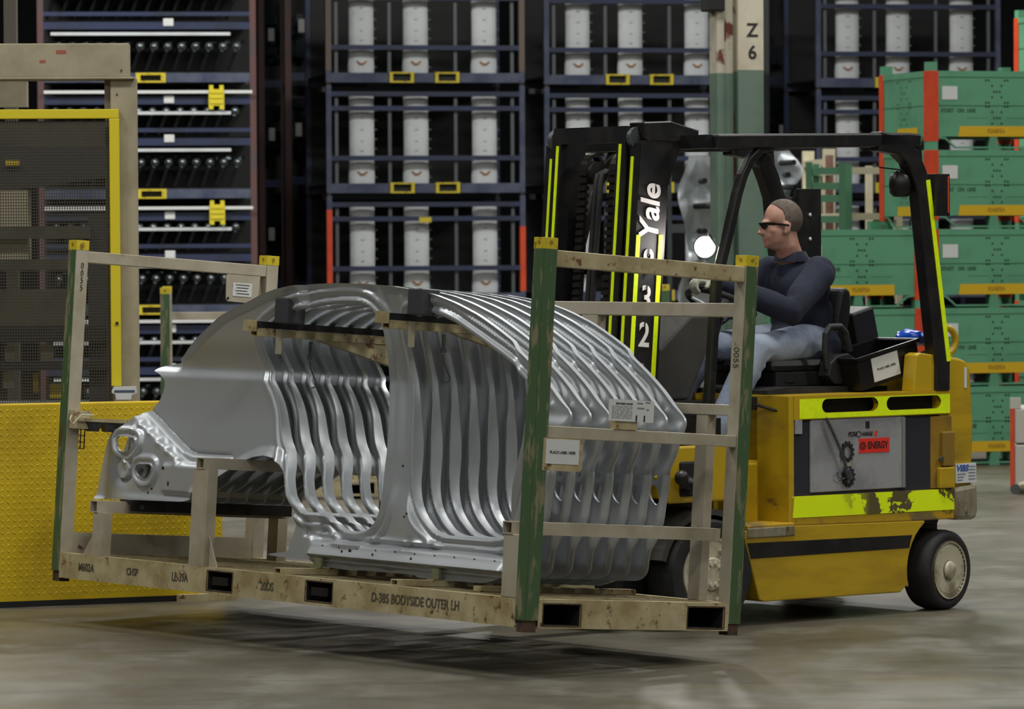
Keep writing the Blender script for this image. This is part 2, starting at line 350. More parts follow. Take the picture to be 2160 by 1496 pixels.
# ------------------------------------------------------------------ shipping rack carried on the forks
PSI = 0.6754; TILT = 0.0733; RPH = -0.0013
_u0 = Vector((math.cos(PSI), math.sin(PSI), 0)); _w0 = Vector((math.sin(PSI), -math.cos(PSI), 0)); _k0 = Vector((0, 0, 1))
U2 = math.cos(TILT)*_u0-math.sin(TILT)*_k0; _k2 = math.sin(TILT)*_u0+math.cos(TILT)*_k0
W2 = math.cos(RPH)*_w0+math.sin(RPH)*_k2; K3 = -math.sin(RPH)*_w0+math.cos(RPH)*_k2
MR = Matrix((U2, -W2, K3)).transposed().to_4x4(); MR.translation = Vector((0.0449, 17.0, -1.5479+HC))
WX, LY, HZ, PT = 1.097, 3.474, 1.583, 0.068
rack = thing('shipping_rack', 'cream and green steel shipping rack lifted on the forks, stencilled BODYSIDE OUTER LH', 'rack', M=MR)
def rack_parts(rk):
    XE, YE = WX+PT, LY+PT
    # posts: (x, y, green faces)
    for (x, y, gx, gy) in ((0, 0, 1, 1), (WX, 0, 0, 1), (0, LY, 1, 0), (WX, LY, 0, 0)):
        mb = MB(); g = 0.0015
        mb.box(x, x+PT, y, y+PT, 0.03, HZ-0.045)
        if gx: mb.use(1).box(x-g, x+0.001, y-g if gy else y+0.003, y+PT-0.002, 0.031, HZ-0.046)
        if gy: mb.use(1).box(x-g if gx else x+0.003, x+PT, y-g, y+0.001, 0.031, HZ-0.046)
        p = mb.build('post', [M_BEIGE, M_PGREEN], rk, bevel=0.003)
        mb = MB(); mb.box(x-0.001, x+PT+0.001, y-0.001, y+PT+0.001, HZ-0.046, HZ)
        mb.use(1); mb.cyl((x+PT/2, y-0.001, HZ-0.02), (x+PT/2, y-0.0025, HZ-0.02), 0.010, n=12); mb.cyl((x-0.001, y+PT/2, HZ-0.02), (x-0.0025, y+PT/2, HZ-0.02), 0.010, n=12)
        mb.build('post_cap', [M_CAP, mat('cap_bolt', S(150, 124, 30), 0.5) if 'cap_bolt' not in bpy.data.materials else bpy.data.materials['cap_bolt']], p, bevel=0.003)
        MB().box(x+0.006, x+PT-0.006, y+0.006, y+PT-0.006, -0.018, 0.03).build('post_foot', M_RUST, p)
    H = 0.117
    # near and far long beams, with two fork pockets each
    py = [(1.321, 1.514), (2.068, 2.262)]; z0, z1 = 0.018, 0.100
    for x in (0.0, XE-0.006):
        mb = MB(); ys = [PT]+[v for p in py for v in p]+[LY]
        for a, b in ((ys[0], ys[1]), (ys[2], ys[3]), (ys[4], ys[5])): mb.box(x, x+0.006, a, b, 0, H)
        for a, b in py: mb.box(x, x+0.006, a, b, 0, z0); mb.box(x, x+0.006, a, b, z1, H)
        xa, xb = (x, x+0.06) if x == 0 else (x-0.054, x+0.006)
        mb.box(xa+0.0005, xb, PT, LY, H-0.006, H); mb.box(xa+0.0005, xb, PT, LY, 0, 0.006)
        mb.build('long_beam', M_BEIGEW, rk)
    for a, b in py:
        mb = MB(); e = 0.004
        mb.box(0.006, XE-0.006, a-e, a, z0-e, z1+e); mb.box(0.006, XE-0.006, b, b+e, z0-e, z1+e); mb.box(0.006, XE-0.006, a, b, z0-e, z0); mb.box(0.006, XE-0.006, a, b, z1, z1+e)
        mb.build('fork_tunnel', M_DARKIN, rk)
    px = [(0.093, 0.289), (0.871, 1.071)]; z0, z1 = 0.012, 0.097
    for y in (0.0, YE-0.006):
        mb = MB(); xs = [PT]+[v for p in px for v in p]+[WX]
        for a, b in ((xs[0], xs[1]), (xs[2], xs[3]), (xs[4], xs[5])): mb.box(a, b, y, y+0.006, 0, H)
        for a, b in px: mb.box(a, b, y, y+0.006, 0, z0); mb.box(a, b, y, y+0.006, z1, H)
        ya, yb = (y, y+0.06) if y == 0 else (y-0.054, y+0.006)
        mb.box(PT, WX, ya+0.0005, yb, H-0.006, H); mb.box(PT, WX, ya+0.0005, yb, 0, 0.006)
        mb.build('end_beam', M_BEIGEW, rk)
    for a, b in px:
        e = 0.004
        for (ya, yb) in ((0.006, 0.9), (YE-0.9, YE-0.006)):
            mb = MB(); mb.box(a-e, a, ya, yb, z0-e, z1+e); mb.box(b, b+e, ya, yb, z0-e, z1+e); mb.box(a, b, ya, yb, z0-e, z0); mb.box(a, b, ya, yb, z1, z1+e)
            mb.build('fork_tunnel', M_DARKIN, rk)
    # open mesh deck
    mb = MB()
    for i in range(24): x = 0.065+i*(XE-0.13)/23; mb.box(x-0.002, x+0.002, 0.06, YE-0.06, H-0.010, H-0.004)
    for i in range(70): y = 0.065+i*(YE-0.13)/69; mb.box(0.06, XE-0.06, y-0.002, y+0.002, H-0.006, H)
    for y in (0.6, 1.1, 1.8, 2.5, 3.0): mb.box(0.06, XE-0.06, y-0.02, y+0.02, 0.02, H-0.012)
    mb.build('mesh_deck', M_BEIGEW, rk)['kind'] = 'stuff'
    # right end frame
    MB().box(PT, WX, 0.004, 0.06, 1.469, 1.535).build('top_rail', M_BEIGEW if rk is rack else M_BEIGE, rk, bevel=0.003)
    MB().box(PT, WX, 0.004, 0.054, 0.772, 0.822).build('end_rail', M_BEIGE, rk, bevel=0.003)
    # left end frame
    MB().box(PT, WX, LY+0.004, LY+0.06, 1.480, 1.534).build('top_rail', M_BEIGE, rk, bevel=0.003)
    MB().box(PT, WX, LY+0.004, LY+0.016, H, 0.212).build('end_plate', M_BEIGE, rk)
    # far long side
    MB().box(WX+0.004, WX+0.06, PT, LY, 1.322, 1.380).build('side_rail', M_BEIGE, rk, bevel=0.003)
    MB().box(WX+0.004, WX+0.056, PT, 0.60, 0.905, 0.951).build('side_rail', M_BEIGE, rk, bevel=0.003)
    MB().box(WX+0.008, WX+0.056, 0.203, 0.278, H, 0.905).build('side_stud', M_BEIGE, rk, bevel=0.003)
    MB().box(WX+0.006, WX+0.056, 0.965, 1.075, 0.9, 1.322).build('side_stud', M_BEIGE, rk, bevel=0.003)
    MB().box(WX+0.008, WX+0.056, 2.3, 2.36, H, 1.322).build('side_stud', M_BEIGE, rk, bevel=0.003)
    # low rail just inside the right end
    mb = MB(); mb.hollow((-0.0, 0.145, 0.40), (1.13, 0.145, 0.40), 0.062, 0.052); mb.build('low_rail', M_BEIGE, rk)
    MB().box(0.004, 0.054, 0.072, 0.172, H, 0.375).build('rail_leg', M_BEIGE, rk, bevel=0.003)
    # tail supports at the left end
    mb = MB(); mb.hollow((0.0, 3.21, 0.345), (1.10, 3.21, 0.345), 0.06, 0.055); mb.build('tail_support', M_BEIGE, rk)
    mb = MB(); mb.box(0.004, 0.056, 3.135, 3.215, H, 0.318); mb.add([(0.03, 3.215, H+0.13), (0.03, 3.32, H), (0.03, 3.215, H), (0.024, 3.215, H+0.13), (0.024, 3.32, H), (0.024, 3.215, H)], [(0, 1, 2), (5, 4, 3), (0, 3, 4, 1)])
    mb.build('support_leg', M_BEIGE, rk)
    MB().box(1.0, 1.055, 3.135, 3.215, H, 0.318).build('support_leg', M_BEIGE, rk)
    mb = MB(); mb.box(0.16, 1.08, 3.14, 3.235, 0.3725, 0.382); mb.box(0.16, 1.08, 3.14, 3.150, 0.33, 0.3725); mb.use(1).cyl((0.22, 3.14, 0.35), (0.22, 3.134, 0.35), 0.012, n=10)
    mb.build('support_pad', [M_BLACK, M_GREYD], rk)
    # wheel-arch support
    mb = MB(); mb.hollow((0.0, 2.362, 0.578), (1.10, 2.362, 0.578), 0.06, 0.05); mb.build('arch_support', M_BEIGE, rk)
    mb = MB(); mb.box(0.004, 0.056, 2.30, 2.42, H, 0.552)
    mb.add([(0.03, 2.30, H+0.14), (0.03, 2.225, H), (0.03, 2.30, H), (0.024, 2.30, H+0.14), (0.024, 2.225, H), (0.024, 2.30, H)], [(0, 2, 1), (5, 3, 4), (0, 1, 4, 3)])
    mb.build('support_leg', M_BEIGE, rk)
    MB().box(1.04, 1.09, 2.32, 2.40, H, 0.552).build('support_leg', M_BEIGE, rk)
rack_parts(rack)
far_kids = gather(rack)
far_rack = None
def lean_x(z):
    q = max(0.0, (z-.98)/.42); return -.15*q**1.3
# arms that hold the panels under the roof edge, cantilevered from the far side
for (ya, za) in ((2.10, 1.196), (1.13, 1.243)):
    t = rack
    mb = MB(); mb.hollow((0.07, ya, za-0.022), (1.11, ya, za-0.022), 0.05, 0.036, 0.006); mb.build('holding_arm', M_BEIGEW, t)
    mb = MB(); mb.prism([(0.42, za-0.042), (1.10, za-0.042), (1.10, za-0.20)], 'y', ya-0.02, ya+0.02); mb.build('arm_gusset', M_BEIGEW, t)
    mb = MB()
    for k in (-0.022, 0.0, 0.022): mb.box(0.06, 1.08, ya+k-0.004, ya+k+0.004, za+0.004, za+0.026)
    mb.box(0.06, 1.08, ya-0.028, ya+0.028, za-0.002, za+0.005)
    mb.build('arm_liner', M_BLACK, t)
    mb = MB(); mb.box(0.01, 0.06, ya-0.034, ya+0.0, za-0.02, za+0.03); mb.build('arm_stop', M_BEIGEW, t)
    mb = MB(); mb.box(0.17, 0.20, ya-0.035, ya-0.027, za-0.115, za-0.005); mb.build('latch_plate', M_TANL, t)
    mb = MB(); mb.cyl((0.36, ya-0.033, za-0.05), (0.36, ya-0.033, za-0.13), 0.008, n=8); mb.cyl((0.36, ya-0.033, za-0.11), (0.36, ya-0.033, za-0.13), 0.012, n=8)
    mb.tube([(0.36, ya-0.033, za-0.135), (0.365, ya-0.035, za-0.17), (0.40, ya-0.037, za-0.235), (0.40, ya-0.037, za-0.25), (0.36, ya-0.06, za-0.256)], 0.0035, n=6)
    mb.build('locking_hook', M_GREYD, t)
    mb = MB(); mb.box(0.135, 0.235, ya-0.155, ya-0.055, za+0.022, za+0.135); mb.build('rubber_stop', mat('dark_grey_rubber_%d' % int(ya*10), S(60, 62, 64), 0.45), t, bevel=0.006)
# cleats the sills stand in
for yc in (1.757, 0.912):
    mb = MB(); mb.hollow((0.02, yc, 0.131), (1.10, yc, 0.131), 0.05, 0.026, 0.004); mb.build('sill_bar', M_BEIGEW, rack)
    mb = MB()
    for k in range(8):
        x = 0.235+0.104*k
        mb.box(x, x+0.012, yc-0.025, yc+0.025, 0.144, 0.192); mb.box(x-0.02, x+0.03, yc-0.025, yc+0.025, 0.144, 0.150)
    mb.build('sill_cleat', mat('olive_cleat_%d' % int(yc*10), S(112, 112, 84), 0.6), rack)
MB().box(0.2, 1.05, 0.55, 0.60, 0.118, 0.14).build('sill_bar', M_BEIGEW, rack)
# corrugated tail locator with its black teeth
mb = MB(); mb.box(0.03, 0.30, 3.415, 3.465, 0.735, 0.752)
for k in range(4):
    x = 0.12+0.09*k; mb.use(1); mb.prism([(x-0.045, 0.735), (x+0.045, 0.735), (x+0.022, 0.69), (x-0.022, 0.69)], 'y', 3.42, 3.46)
mb.use(0); mb.box(0.01, 0.10, 3.43, 3.472, 0.70, 0.785)
mb.build('tail_locator', [M_BEIGEW, M_BLACK], rack)
mb = MB(); mb.tube([(0.0, 3.44, 0.76), (-0.015, 3.43, 0.74), (-0.01, 3.41, 0.72), (0.03, 3.40, 0.765), (0.10, 3.405, 0.765)], 0.004, n=6); mb.build('tie_wire', M_TANL, rack)
# plates and tags
mb = MB(); mb.prism([(0.865, 1.36), (0.875, 1.348), (1.05, 1.345), (1.06, 1.478), (0.87, 1.478), (0.86, 1.47)], 'y', 3.474, 3.480)
tp = mb.build('tag_plate', M_BEIGE, rack)
MB().box(0.90, 1.012, 3.4715, 3.4738, 1.375, 1.440).build('sticker', M_WHITE, tp)
mb = MB()
for i in range(4): mb.box(0.915+0.006*(i % 2), 0.997-0.006*(i % 3), 3.4708, 3.4716, 1.428-0.014*i, 1.432-0.014*i)
mb.build('sticker_line', M_INK, tp)
mb = MB(); mb.cyl((0.875, 3.4738, 1.362), (0.875, 3.4725, 1.362), 0.007, n=10); mb.build('hole', M_DARK, tp)
mb = MB(); mb.prism([(0.045, 0.772), (0.252, 0.772), (0.252, 0.65), (0.24, 0.64), (0.045, 0.64)], 'y', -0.004, 0.002); tp = mb.build('tag_plate', M_BEIGEW, rack)
MB().box(0.058, 0.232, -0.0065, -0.004, 0.668, 0.768).build('sticker', M_WHITE, tp)
text('sticker_lettering', 'PLACE LABEL HERE', 0.016, M_INK, tp, (0.145, -0.0075, 0.715), (1, 0, 0), (0, 0, 1))
MB().box(0.42, 0.54, 0.0, 0.03, 0.822, 0.862).build('tag_bracket', M_BEIGEW, rack)
mb = MB(); mb.box(0.382, 0.622, -0.006, -0.002, 0.856, 0.945); tk = mb.build('packing_ticket', M_WHITE, rack)
text('ticket_lettering', 'BODYSIDE OUTER', 0.011, M_INK, tk, (0.46, -0.007, 0.928), (1, 0, 0), (0, 0, 1))
mb = MB(); random.seed(3)
for i in range(9):
    z = 0.916-0.006*i; x = 0.395
    while x < 0.50:
        l = random.uniform(0.008, 0.03); mb.box(x, min(x+l, 0.505), -0.0068, -0.006, z, z+0.0022); x += l+0.005
for (a, b, z) in ((0.53, 0.56, 0.93), (0.53, 0.57, 0.91), (0.575, 0.60, 0.935), (0.58, 0.595, 0.905)): mb.box(a, b, -0.0068, -0.006, z, z+0.006)
mb.build('ticket_line', mat('grey_print', S(120, 122, 124), 0.7), tk)['kind'] = 'stuff'
mb = MB(); mb.box(0.525, 0.531, -0.008, -0.002, 0.858, 0.884); mb.box(0.568, 0.574, -0.008, -0.002, 0.858, 0.884); mb.build('clip', M_INK, tk)
# rust worn round the pocket mouths
def mouth(nm, pts):
    mb = MB()
    for q in pts: mb.box(*q)
    return mb
for a, b in ((1.321, 1.514), (2.068, 2.262)):
    e = 0.007; mouth('', [(-0.001, 0.0, a-e, a, 0.012, 0.106), (-0.001, 0.0, b, b+e*0.6, 0.014, 0.104), (-0.001, 0.0, a, b, 0.1, 0.106), (-0.001, 0.0, a, b, 0.012, 0.018)]).build('pocket_rust_edge', M_RUST, rack)
for a, b in ((0.093, 0.289), (0.871, 1.071)):
    e = 0.006; mouth('', [(a-e, a, -0.001, 0.0, 0.006, 0.103), (b, b+e, -0.001, 0.0, 0.008, 0.1), (a, b, -0.001, 0.0, 0.097, 0.103), (a, b, -0.001, 0.0, 0.006, 0.012)]).build('pocket_rust_edge', M_RUST, rack)
# stencilled lettering on the beams and posts
for (s, y, z, sz) in (('M602A', 3.245, 0.058, 0.052), ('CHSP', 2.86, 0.060, 0.046), ('LL-39A', 2.475, 0.058, 0.054), ('20DS', 1.80, 0.058, 0.052), ('D-385 BODYSIDE OUTER LH', 0.735, 0.060, 0.056)):
    text('stencil', s, sz, M_FADED, rack, (-0.0015, y, z), (0, -1, 0), (0, 0, 1), bold=0.0008, sx=0.86 if s != 'LL-39A' else 0.8)
for i, ch in enumerate('0055'):
    text('stencil', ch, 0.040, mat('post_ink', S(58, 52, 44), 0.7) if i == 0 else bpy.data.materials['post_ink'], rack, (0.037, LY-0.0015, 1.463-0.0345*i), (1, 0, 0), (0, 0, 1), sx=0.8)
text('stencil', '0055', 0.046, M_FADED, rack, (WX-0.0015, 0.036, 1.15), (0, 0, -1), (0, -1, 0))
# small black wire pocket fixed on the left post
mb = MB()
for k in range(3): mb.box(0.075+0.022*k, 0.079+0.022*k, LY+0.03, LY+0.034, 0.605, 0.70)
for k in range(4): mb.box(0.068, 0.121, LY+0.03, LY+0.034, 0.605+0.03*k, 0.609+0.03*k)
mb.build('wire_pocket', M_DARK, rack)
# ------------------------------------------------------------------ pressed steel body side panels (7 of one kind)
OUTER = [(3.563, 0.369), (3.488, 0.691), (3.389, 0.708), (3.225, 0.793), (3.195, 0.814), (3.143, 0.851), (3.113, 0.902), (3.101, 0.945), (3.135, 0.966), (3.18, 0.98), (3.219, 0.986), (3.219, 1.008), (3.032, 1.032), (2.958, 1.059), (2.832, 1.117), (2.694, 1.181), (2.548, 1.244), (2.412, 1.283), (2.298, 1.309), (2.174, 1.343), (2.047, 1.369), (1.904, 1.386), (1.761, 1.395), (1.6, 1.3985), (1.422, 1.397), (1.235, 1.389), (1.075, 1.374), (0.939, 1.354), (0.814, 1.321), (0.684, 1.274), (0.573, 1.217), (0.462, 1.152), (0.386, 1.099), (0.288, 1.02), (0.23, 0.965), (0.187, 0.927), (0.112, 0.878), (0.129, 0.823), (0.171, 0.736), (0.214, 0.658), (0.202, 0.621), (0.221, 0.521), (0.23, 0.438), (0.263, 0.354), (0.298, 0.284), (0.318, 0.22), (0.365, 0.186), (0.512, 0.179), (0.628, 0.148), (1.092, 0.145), (1.1, 0.156), (1.501, 0.153), (1.556, 0.148), (1.838, 0.155), (1.861, 0.179), (1.94, 0.176), (2.172, 0.181), (2.169, 0.189), (2.036, 0.205), (2.039, 0.234), (2.001, 0.3), (1.98, 0.377), (2.037, 0.531), (2.079, 0.597), (2.139, 0.62), (2.202, 0.626), (2.286, 0.617), (2.365, 0.592), (2.455, 0.557), (2.551, 0.505), (2.684, 0.419), (2.761, 0.392), (3.071, 0.385), (3.502, 0.374)]
REAR = [(1.902, 1.288), (1.764, 1.308), (1.6, 1.319), (1.473, 1.318), (1.421, 1.304), (1.386, 1.277), (1.359, 1.231), (1.362, 1.158), (1.378, 1.02), (1.376, 0.905), (1.372, 0.79), (1.373, 0.675), (1.382, 0.598), (1.389, 0.487), (1.409, 0.404), (1.446, 0.353), (1.492, 0.325), (1.55, 0.313), (1.64, 0.314), (1.697, 0.323), (1.742, 0.35), (1.787, 0.378), (1.83, 0.382), (1.923, 0.382), (1.96, 0.399), (1.992, 0.435), (2.013, 0.51), (2.035, 0.594), (2.066, 0.656), (2.099, 0.698), (2.122, 0.75), (2.151, 0.845), (2.196, 0.925), (2.26, 0.998), (2.276, 1.082), (2.258, 1.151), (2.199, 1.194), (2.05, 1.25)]
FRONT = [(1.177, 1.251), (1.067, 1.274), (0.955, 1.279), (0.837, 1.243), (0.694, 1.172), (0.547, 1.096), (0.418, 1.023), (0.361, 0.977), (0.337, 0.915), (0.35, 0.836), (0.379, 0.736), (0.424, 0.593), (0.453, 0.457), (0.475, 0.381), (0.523, 0.343), (0.586, 0.332), (0.682, 0.329), (0.844, 0.327), (0.942, 0.328), (1.01, 0.342), (1.058, 0.368), (1.115, 0.41), (1.153, 0.457), (1.175, 0.521), (1.186, 0.606), (1.192, 0.79), (1.195, 0.91), (1.203, 0.963), (1.213, 1.044), (1.217, 1.138), (1.211, 1.205)]
LAMP1 = [(3.361, 0.673), (3.274, 0.676), (3.201, 0.669), (3.199, 0.643), (3.243, 0.604), (3.314, 0.601), (3.35, 0.633)]
LAMP2 = [(3.174, 0.551), (3.044, 0.553), (3.045, 0.522), (3.081, 0.484), (3.14, 0.486), (3.183, 0.517)]
OVAL = [(0.264+0.024*math.cos(a)+0.012*math.sin(a), 0.556+0.043*math.sin(a)) for a in np.linspace(0, 2*PI, 14)[:-1]]
ROUND = [(0.264+0.010*math.cos(a), 0.627+0.013*math.sin(a)) for a in np.linspace(0, 2*PI, 9)[:-1]]
def dense(poly, step=0.02, rnd=1):
    P = np.array(poly, float)
    for _ in range(rnd):                       # one corner-cutting pass
        Q = np.roll(P, -1, 0); ln = np.linalg.norm(Q-P, axis=1)[:, None]+1e-9; k = np.minimum(0.25, 0.020/ln); P = np.stack([(1-k)*P+k*Q, k*P+(1-k)*Q], 1).reshape(-1, 2)
    out = []
    for a, b in zip(P, np.roll(P, -1, 0)):
        n = max(1, int(np.ceil(np.linalg.norm(b-a)/step)))
        out += [a+(b-a)*k/n for k in range(n)]
    return np.array(out)
def inside(P, poly):
    x, y = P[:, 0], P[:, 1]; r = np.zeros(len(P), bool); q = np.roll(poly, -1, 0)
    for (a, b) in zip(poly, q):
        if a[1] == b[1]: continue
        c = ((a[1] > y) != (b[1] > y)) & (x < (b[0]-a[0])*(y-a[1])/(b[1]-a[1])+a[0]); r ^= c
    return r
def nearest(P, poly):
    best = np.full(len(P), 1e9); pt = np.zeros_like(P); q = np.roll(poly, -1, 0)
    for a, b in zip(poly, q):
        d = b-a; l = d@d
        if l < 1e-14: continue
        t = np.clip(((P-a)@d)/l, 0, 1); c = a+t[:, None]*d; e = np.linalg.norm(P-c, axis=1); k = e < best; best[k] = e[k]; pt[k] = c[k]
    return best, pt
def sstep(x, a, b):
    t = np.clip((x-a)/(b-a), 0, 1); return t*t*(3-2*t)
def segd(P, pts):
    best = np.full(len(P), 1e9)
    for a, b in zip(pts[:-1], pts[1:]):
        a = np.array(a); b = np.array(b); d = b-a; t = np.clip(((P-a)@d)/(d@d), 0, 1)
        best = np.minimum(best, np.linalg.norm(P-(a+t[:, None]*d), axis=1))
    return best
def depth(P, dO, dR, dF, dl):
    """relief of the pressing: offset along the stacking axis (+ = away from the near side)"""
    y, z = P[:, 0], P[:, 1]
    q = np.clip((z-.98)/.42, 0, None); d = -.15*q**1.3
    tail = sstep(y, 2.0, 2.2)
    # shoulder of the quarter panel: shelf between z .97 and 1.015
    d += tail*(0.030*sstep(z, 0.955, 1.015)-0.030*sstep(z, 1.0, 1.16)) - tail*0.02*sstep(z, 0.96, 0.60)
    # quarter panel below the shoulder swells outward
    d += tail*0.018*np.exp(-((z-0.80)/0.16)**2)
    # rolled roof edge (its lip turns up and away)
    roof = sstep(z, 0.88, 1.02)*sstep(y, 3.0, 2.85)
    d += roof*(-0.010*np.exp(-((dO-0.000)/0.012)**2)+0.006*np.exp(-((dO-0.024)/0.010)**2))
    # A pillar second ridge
    apil = sstep(y, 0.98, 0.85)*sstep(z, 0.86, 0.95)
    d += apil*(-0.012*np.exp(-((dF-0.020)/0.011)**2)+0.010*np.exp(-((dF-0.042)/0.012)**2))
    # door rims: raised weatherstrip land, a groove, a step
    for dd in (dR, dF):
        d += -0.011*np.exp(-((dd-0.006)/0.010)**2) + 0.008*np.exp(-((dd-0.030)/0.010)**2) - 0.005*np.exp(-((dd-0.050)/0.010)**2)
        d += -0.012*sstep(dd, 0.075, 0.055)
    # B pillar channel
    bp = sstep(y, 1.36, 1.33)*sstep(y, 1.18, 1.24)*sstep(z, 0.40, 0.55)
    d += bp*0.018*sstep(np.minimum(dR, dF), 0.03, 0.055)
    # flare at the pillar foot, between the two door openings
    ft = np.exp(-((y-1.17)/0.10)**2)*sstep(z, 0.62, 0.36)*sstep(z, 0.24, 0.30)
    d += -0.035*ft*sstep(np.minimum(dR, dF), 0.02, 0.08)
    d += 0.016*np.exp(-(((y-1.165)/0.022)**2+((z-0.287)/0.022)**2))
    # sill box: sloping shelf, flat face, foot flange
    sill = sstep(y, 1.90, 1.84)*sstep(y, 0.42, 0.50)
    d += sill*(-0.050*sstep(z, 0.272, 0.255)+0.034*sstep(z, 0.205, 0.192)+0.012*sstep(z, 0.18, 0.17))
    d += sill*(-0.012*np.exp(-((z-0.292)/0.010)**2)+0.034*sstep(z, 0.19, 0.262))
    for yy in (1.53, 1.28): d += -0.014*np.exp(-(((y-yy)/0.05)**2+((z-0.185)/0.012)**2))
    # pressed pocket behind the rear door corner
    pk = sstep(y, 1.63, 1.655)*sstep(y, 1.945, 1.925)*sstep(z, 0.275, 0.285)*sstep(z, 0.352, 0.342)*sstep(y+0.9*z, 1.93, 1.95)
    d += 0.014*pk
    # hinge pillar
    hp = sstep(y, 0.47, 0.42)*sstep(z, 0.88, 0.82)*sstep(z, 0.20, 0.26)
    d += hp*(-0.020*sstep(dO, 0.0, 0.022)-0.018*np.exp(-((y-0.30-0.10*(z-0.5))/0.030)**2)+0.016*np.exp(-((dF-0.05)/0.022)**2))
    d += -0.012*np.exp(-(((y-0.241)/0.016)**2+((z-0.905)/0.016)**2))
    d += hp*0.02*np.exp(-(((y-0.25)/0.06)**2+((z-0.73)/0.05)**2))
    # wheel arch lip
    dW = segd(P, [(1.98, 0.377), (2.037, 0.531), (2.079, 0.597), (2.139, 0.62), (2.202, 0.626), (2.286, 0.617), (2.365, 0.592), (2.455, 0.557), (2.551, 0.505), (2.684, 0.419)])
    d += -0.036*(1-np.clip(dW/0.046, 0, 1))*sstep(y, 1.96, 2.02)
    d += 0.035*sstep(y, 2.98, 3.05)*sstep(z, 0.985, 1.02)
    # tail lamp pocket, below the crease line from the deck corner to the arch
    crease = [(3.25, 0.80), (3.195, 0.772), (2.859, 0.613), (2.78, 0.595), (2.50, 0.594)]
    dc = segd(P, crease)
    lin = np.interp(y, [2.5, 2.78, 2.859, 3.195, 3.3], [0.594, 0.595, 0.613, 0.772, 0.83]) - z
    lm = sstep(lin, 0.0, 0.03)*sstep(y, 2.45, 2.7)
    d += -0.05*lm
    d += tail*(-0.020*np.exp(-((dc-0.0)/0.012)**2)+0.014*np.exp(-((dc-0.022)/0.008)**2))*sstep(y, 2.4, 2.6)
    d += lm*(-0.022*sstep(dl[0], 0.055, 0.035)+0.014*np.exp(-((dl[0]-0.012)/0.01)**2))
    d += lm*(-0.018*sstep(dl[1], 0.050, 0.032)+0.012*np.exp(-((dl[1]-0.010)/0.01)**2))
    rc = np.hypot((y-3.306)/1.25, z-0.519); d += lm*(0.03*np.exp(-(rc/0.07)**4)-0.026*sstep(rc, 0.046, 0.040)+0.012*np.exp(-(((y-3.306)/0.012)**2+((z-0.519)/0.02)**2)))
    bx = sstep(y, 2.62, 2.66)*sstep(y, 2.98, 2.94)*sstep(z, 0.42, 0.44)*sstep(z, 0.575, 0.545); d += -0.02*lm*bx
    for (yy, zz, r) in ((3.20, 0.735, 0.022), (3.12, 0.705, 0.02), (3.03, 0.66, 0.024), (2.95, 0.625, 0.022), (2.86, 0.575, 0.02), (3.245, 0.72, 0.018)):
        d += -0.016*lm*np.exp(-((y-yy)**2+(z-zz)**2)/r**2)
    d += 0.03*sstep(y, 3.43, 3.47)*sstep(z, 0.36, 0.40)                      # flat left flange
    d += -0.018*sstep(y, 3.40, 3.20)*lm*sstep(z, 0.42, 0.385)
    return d
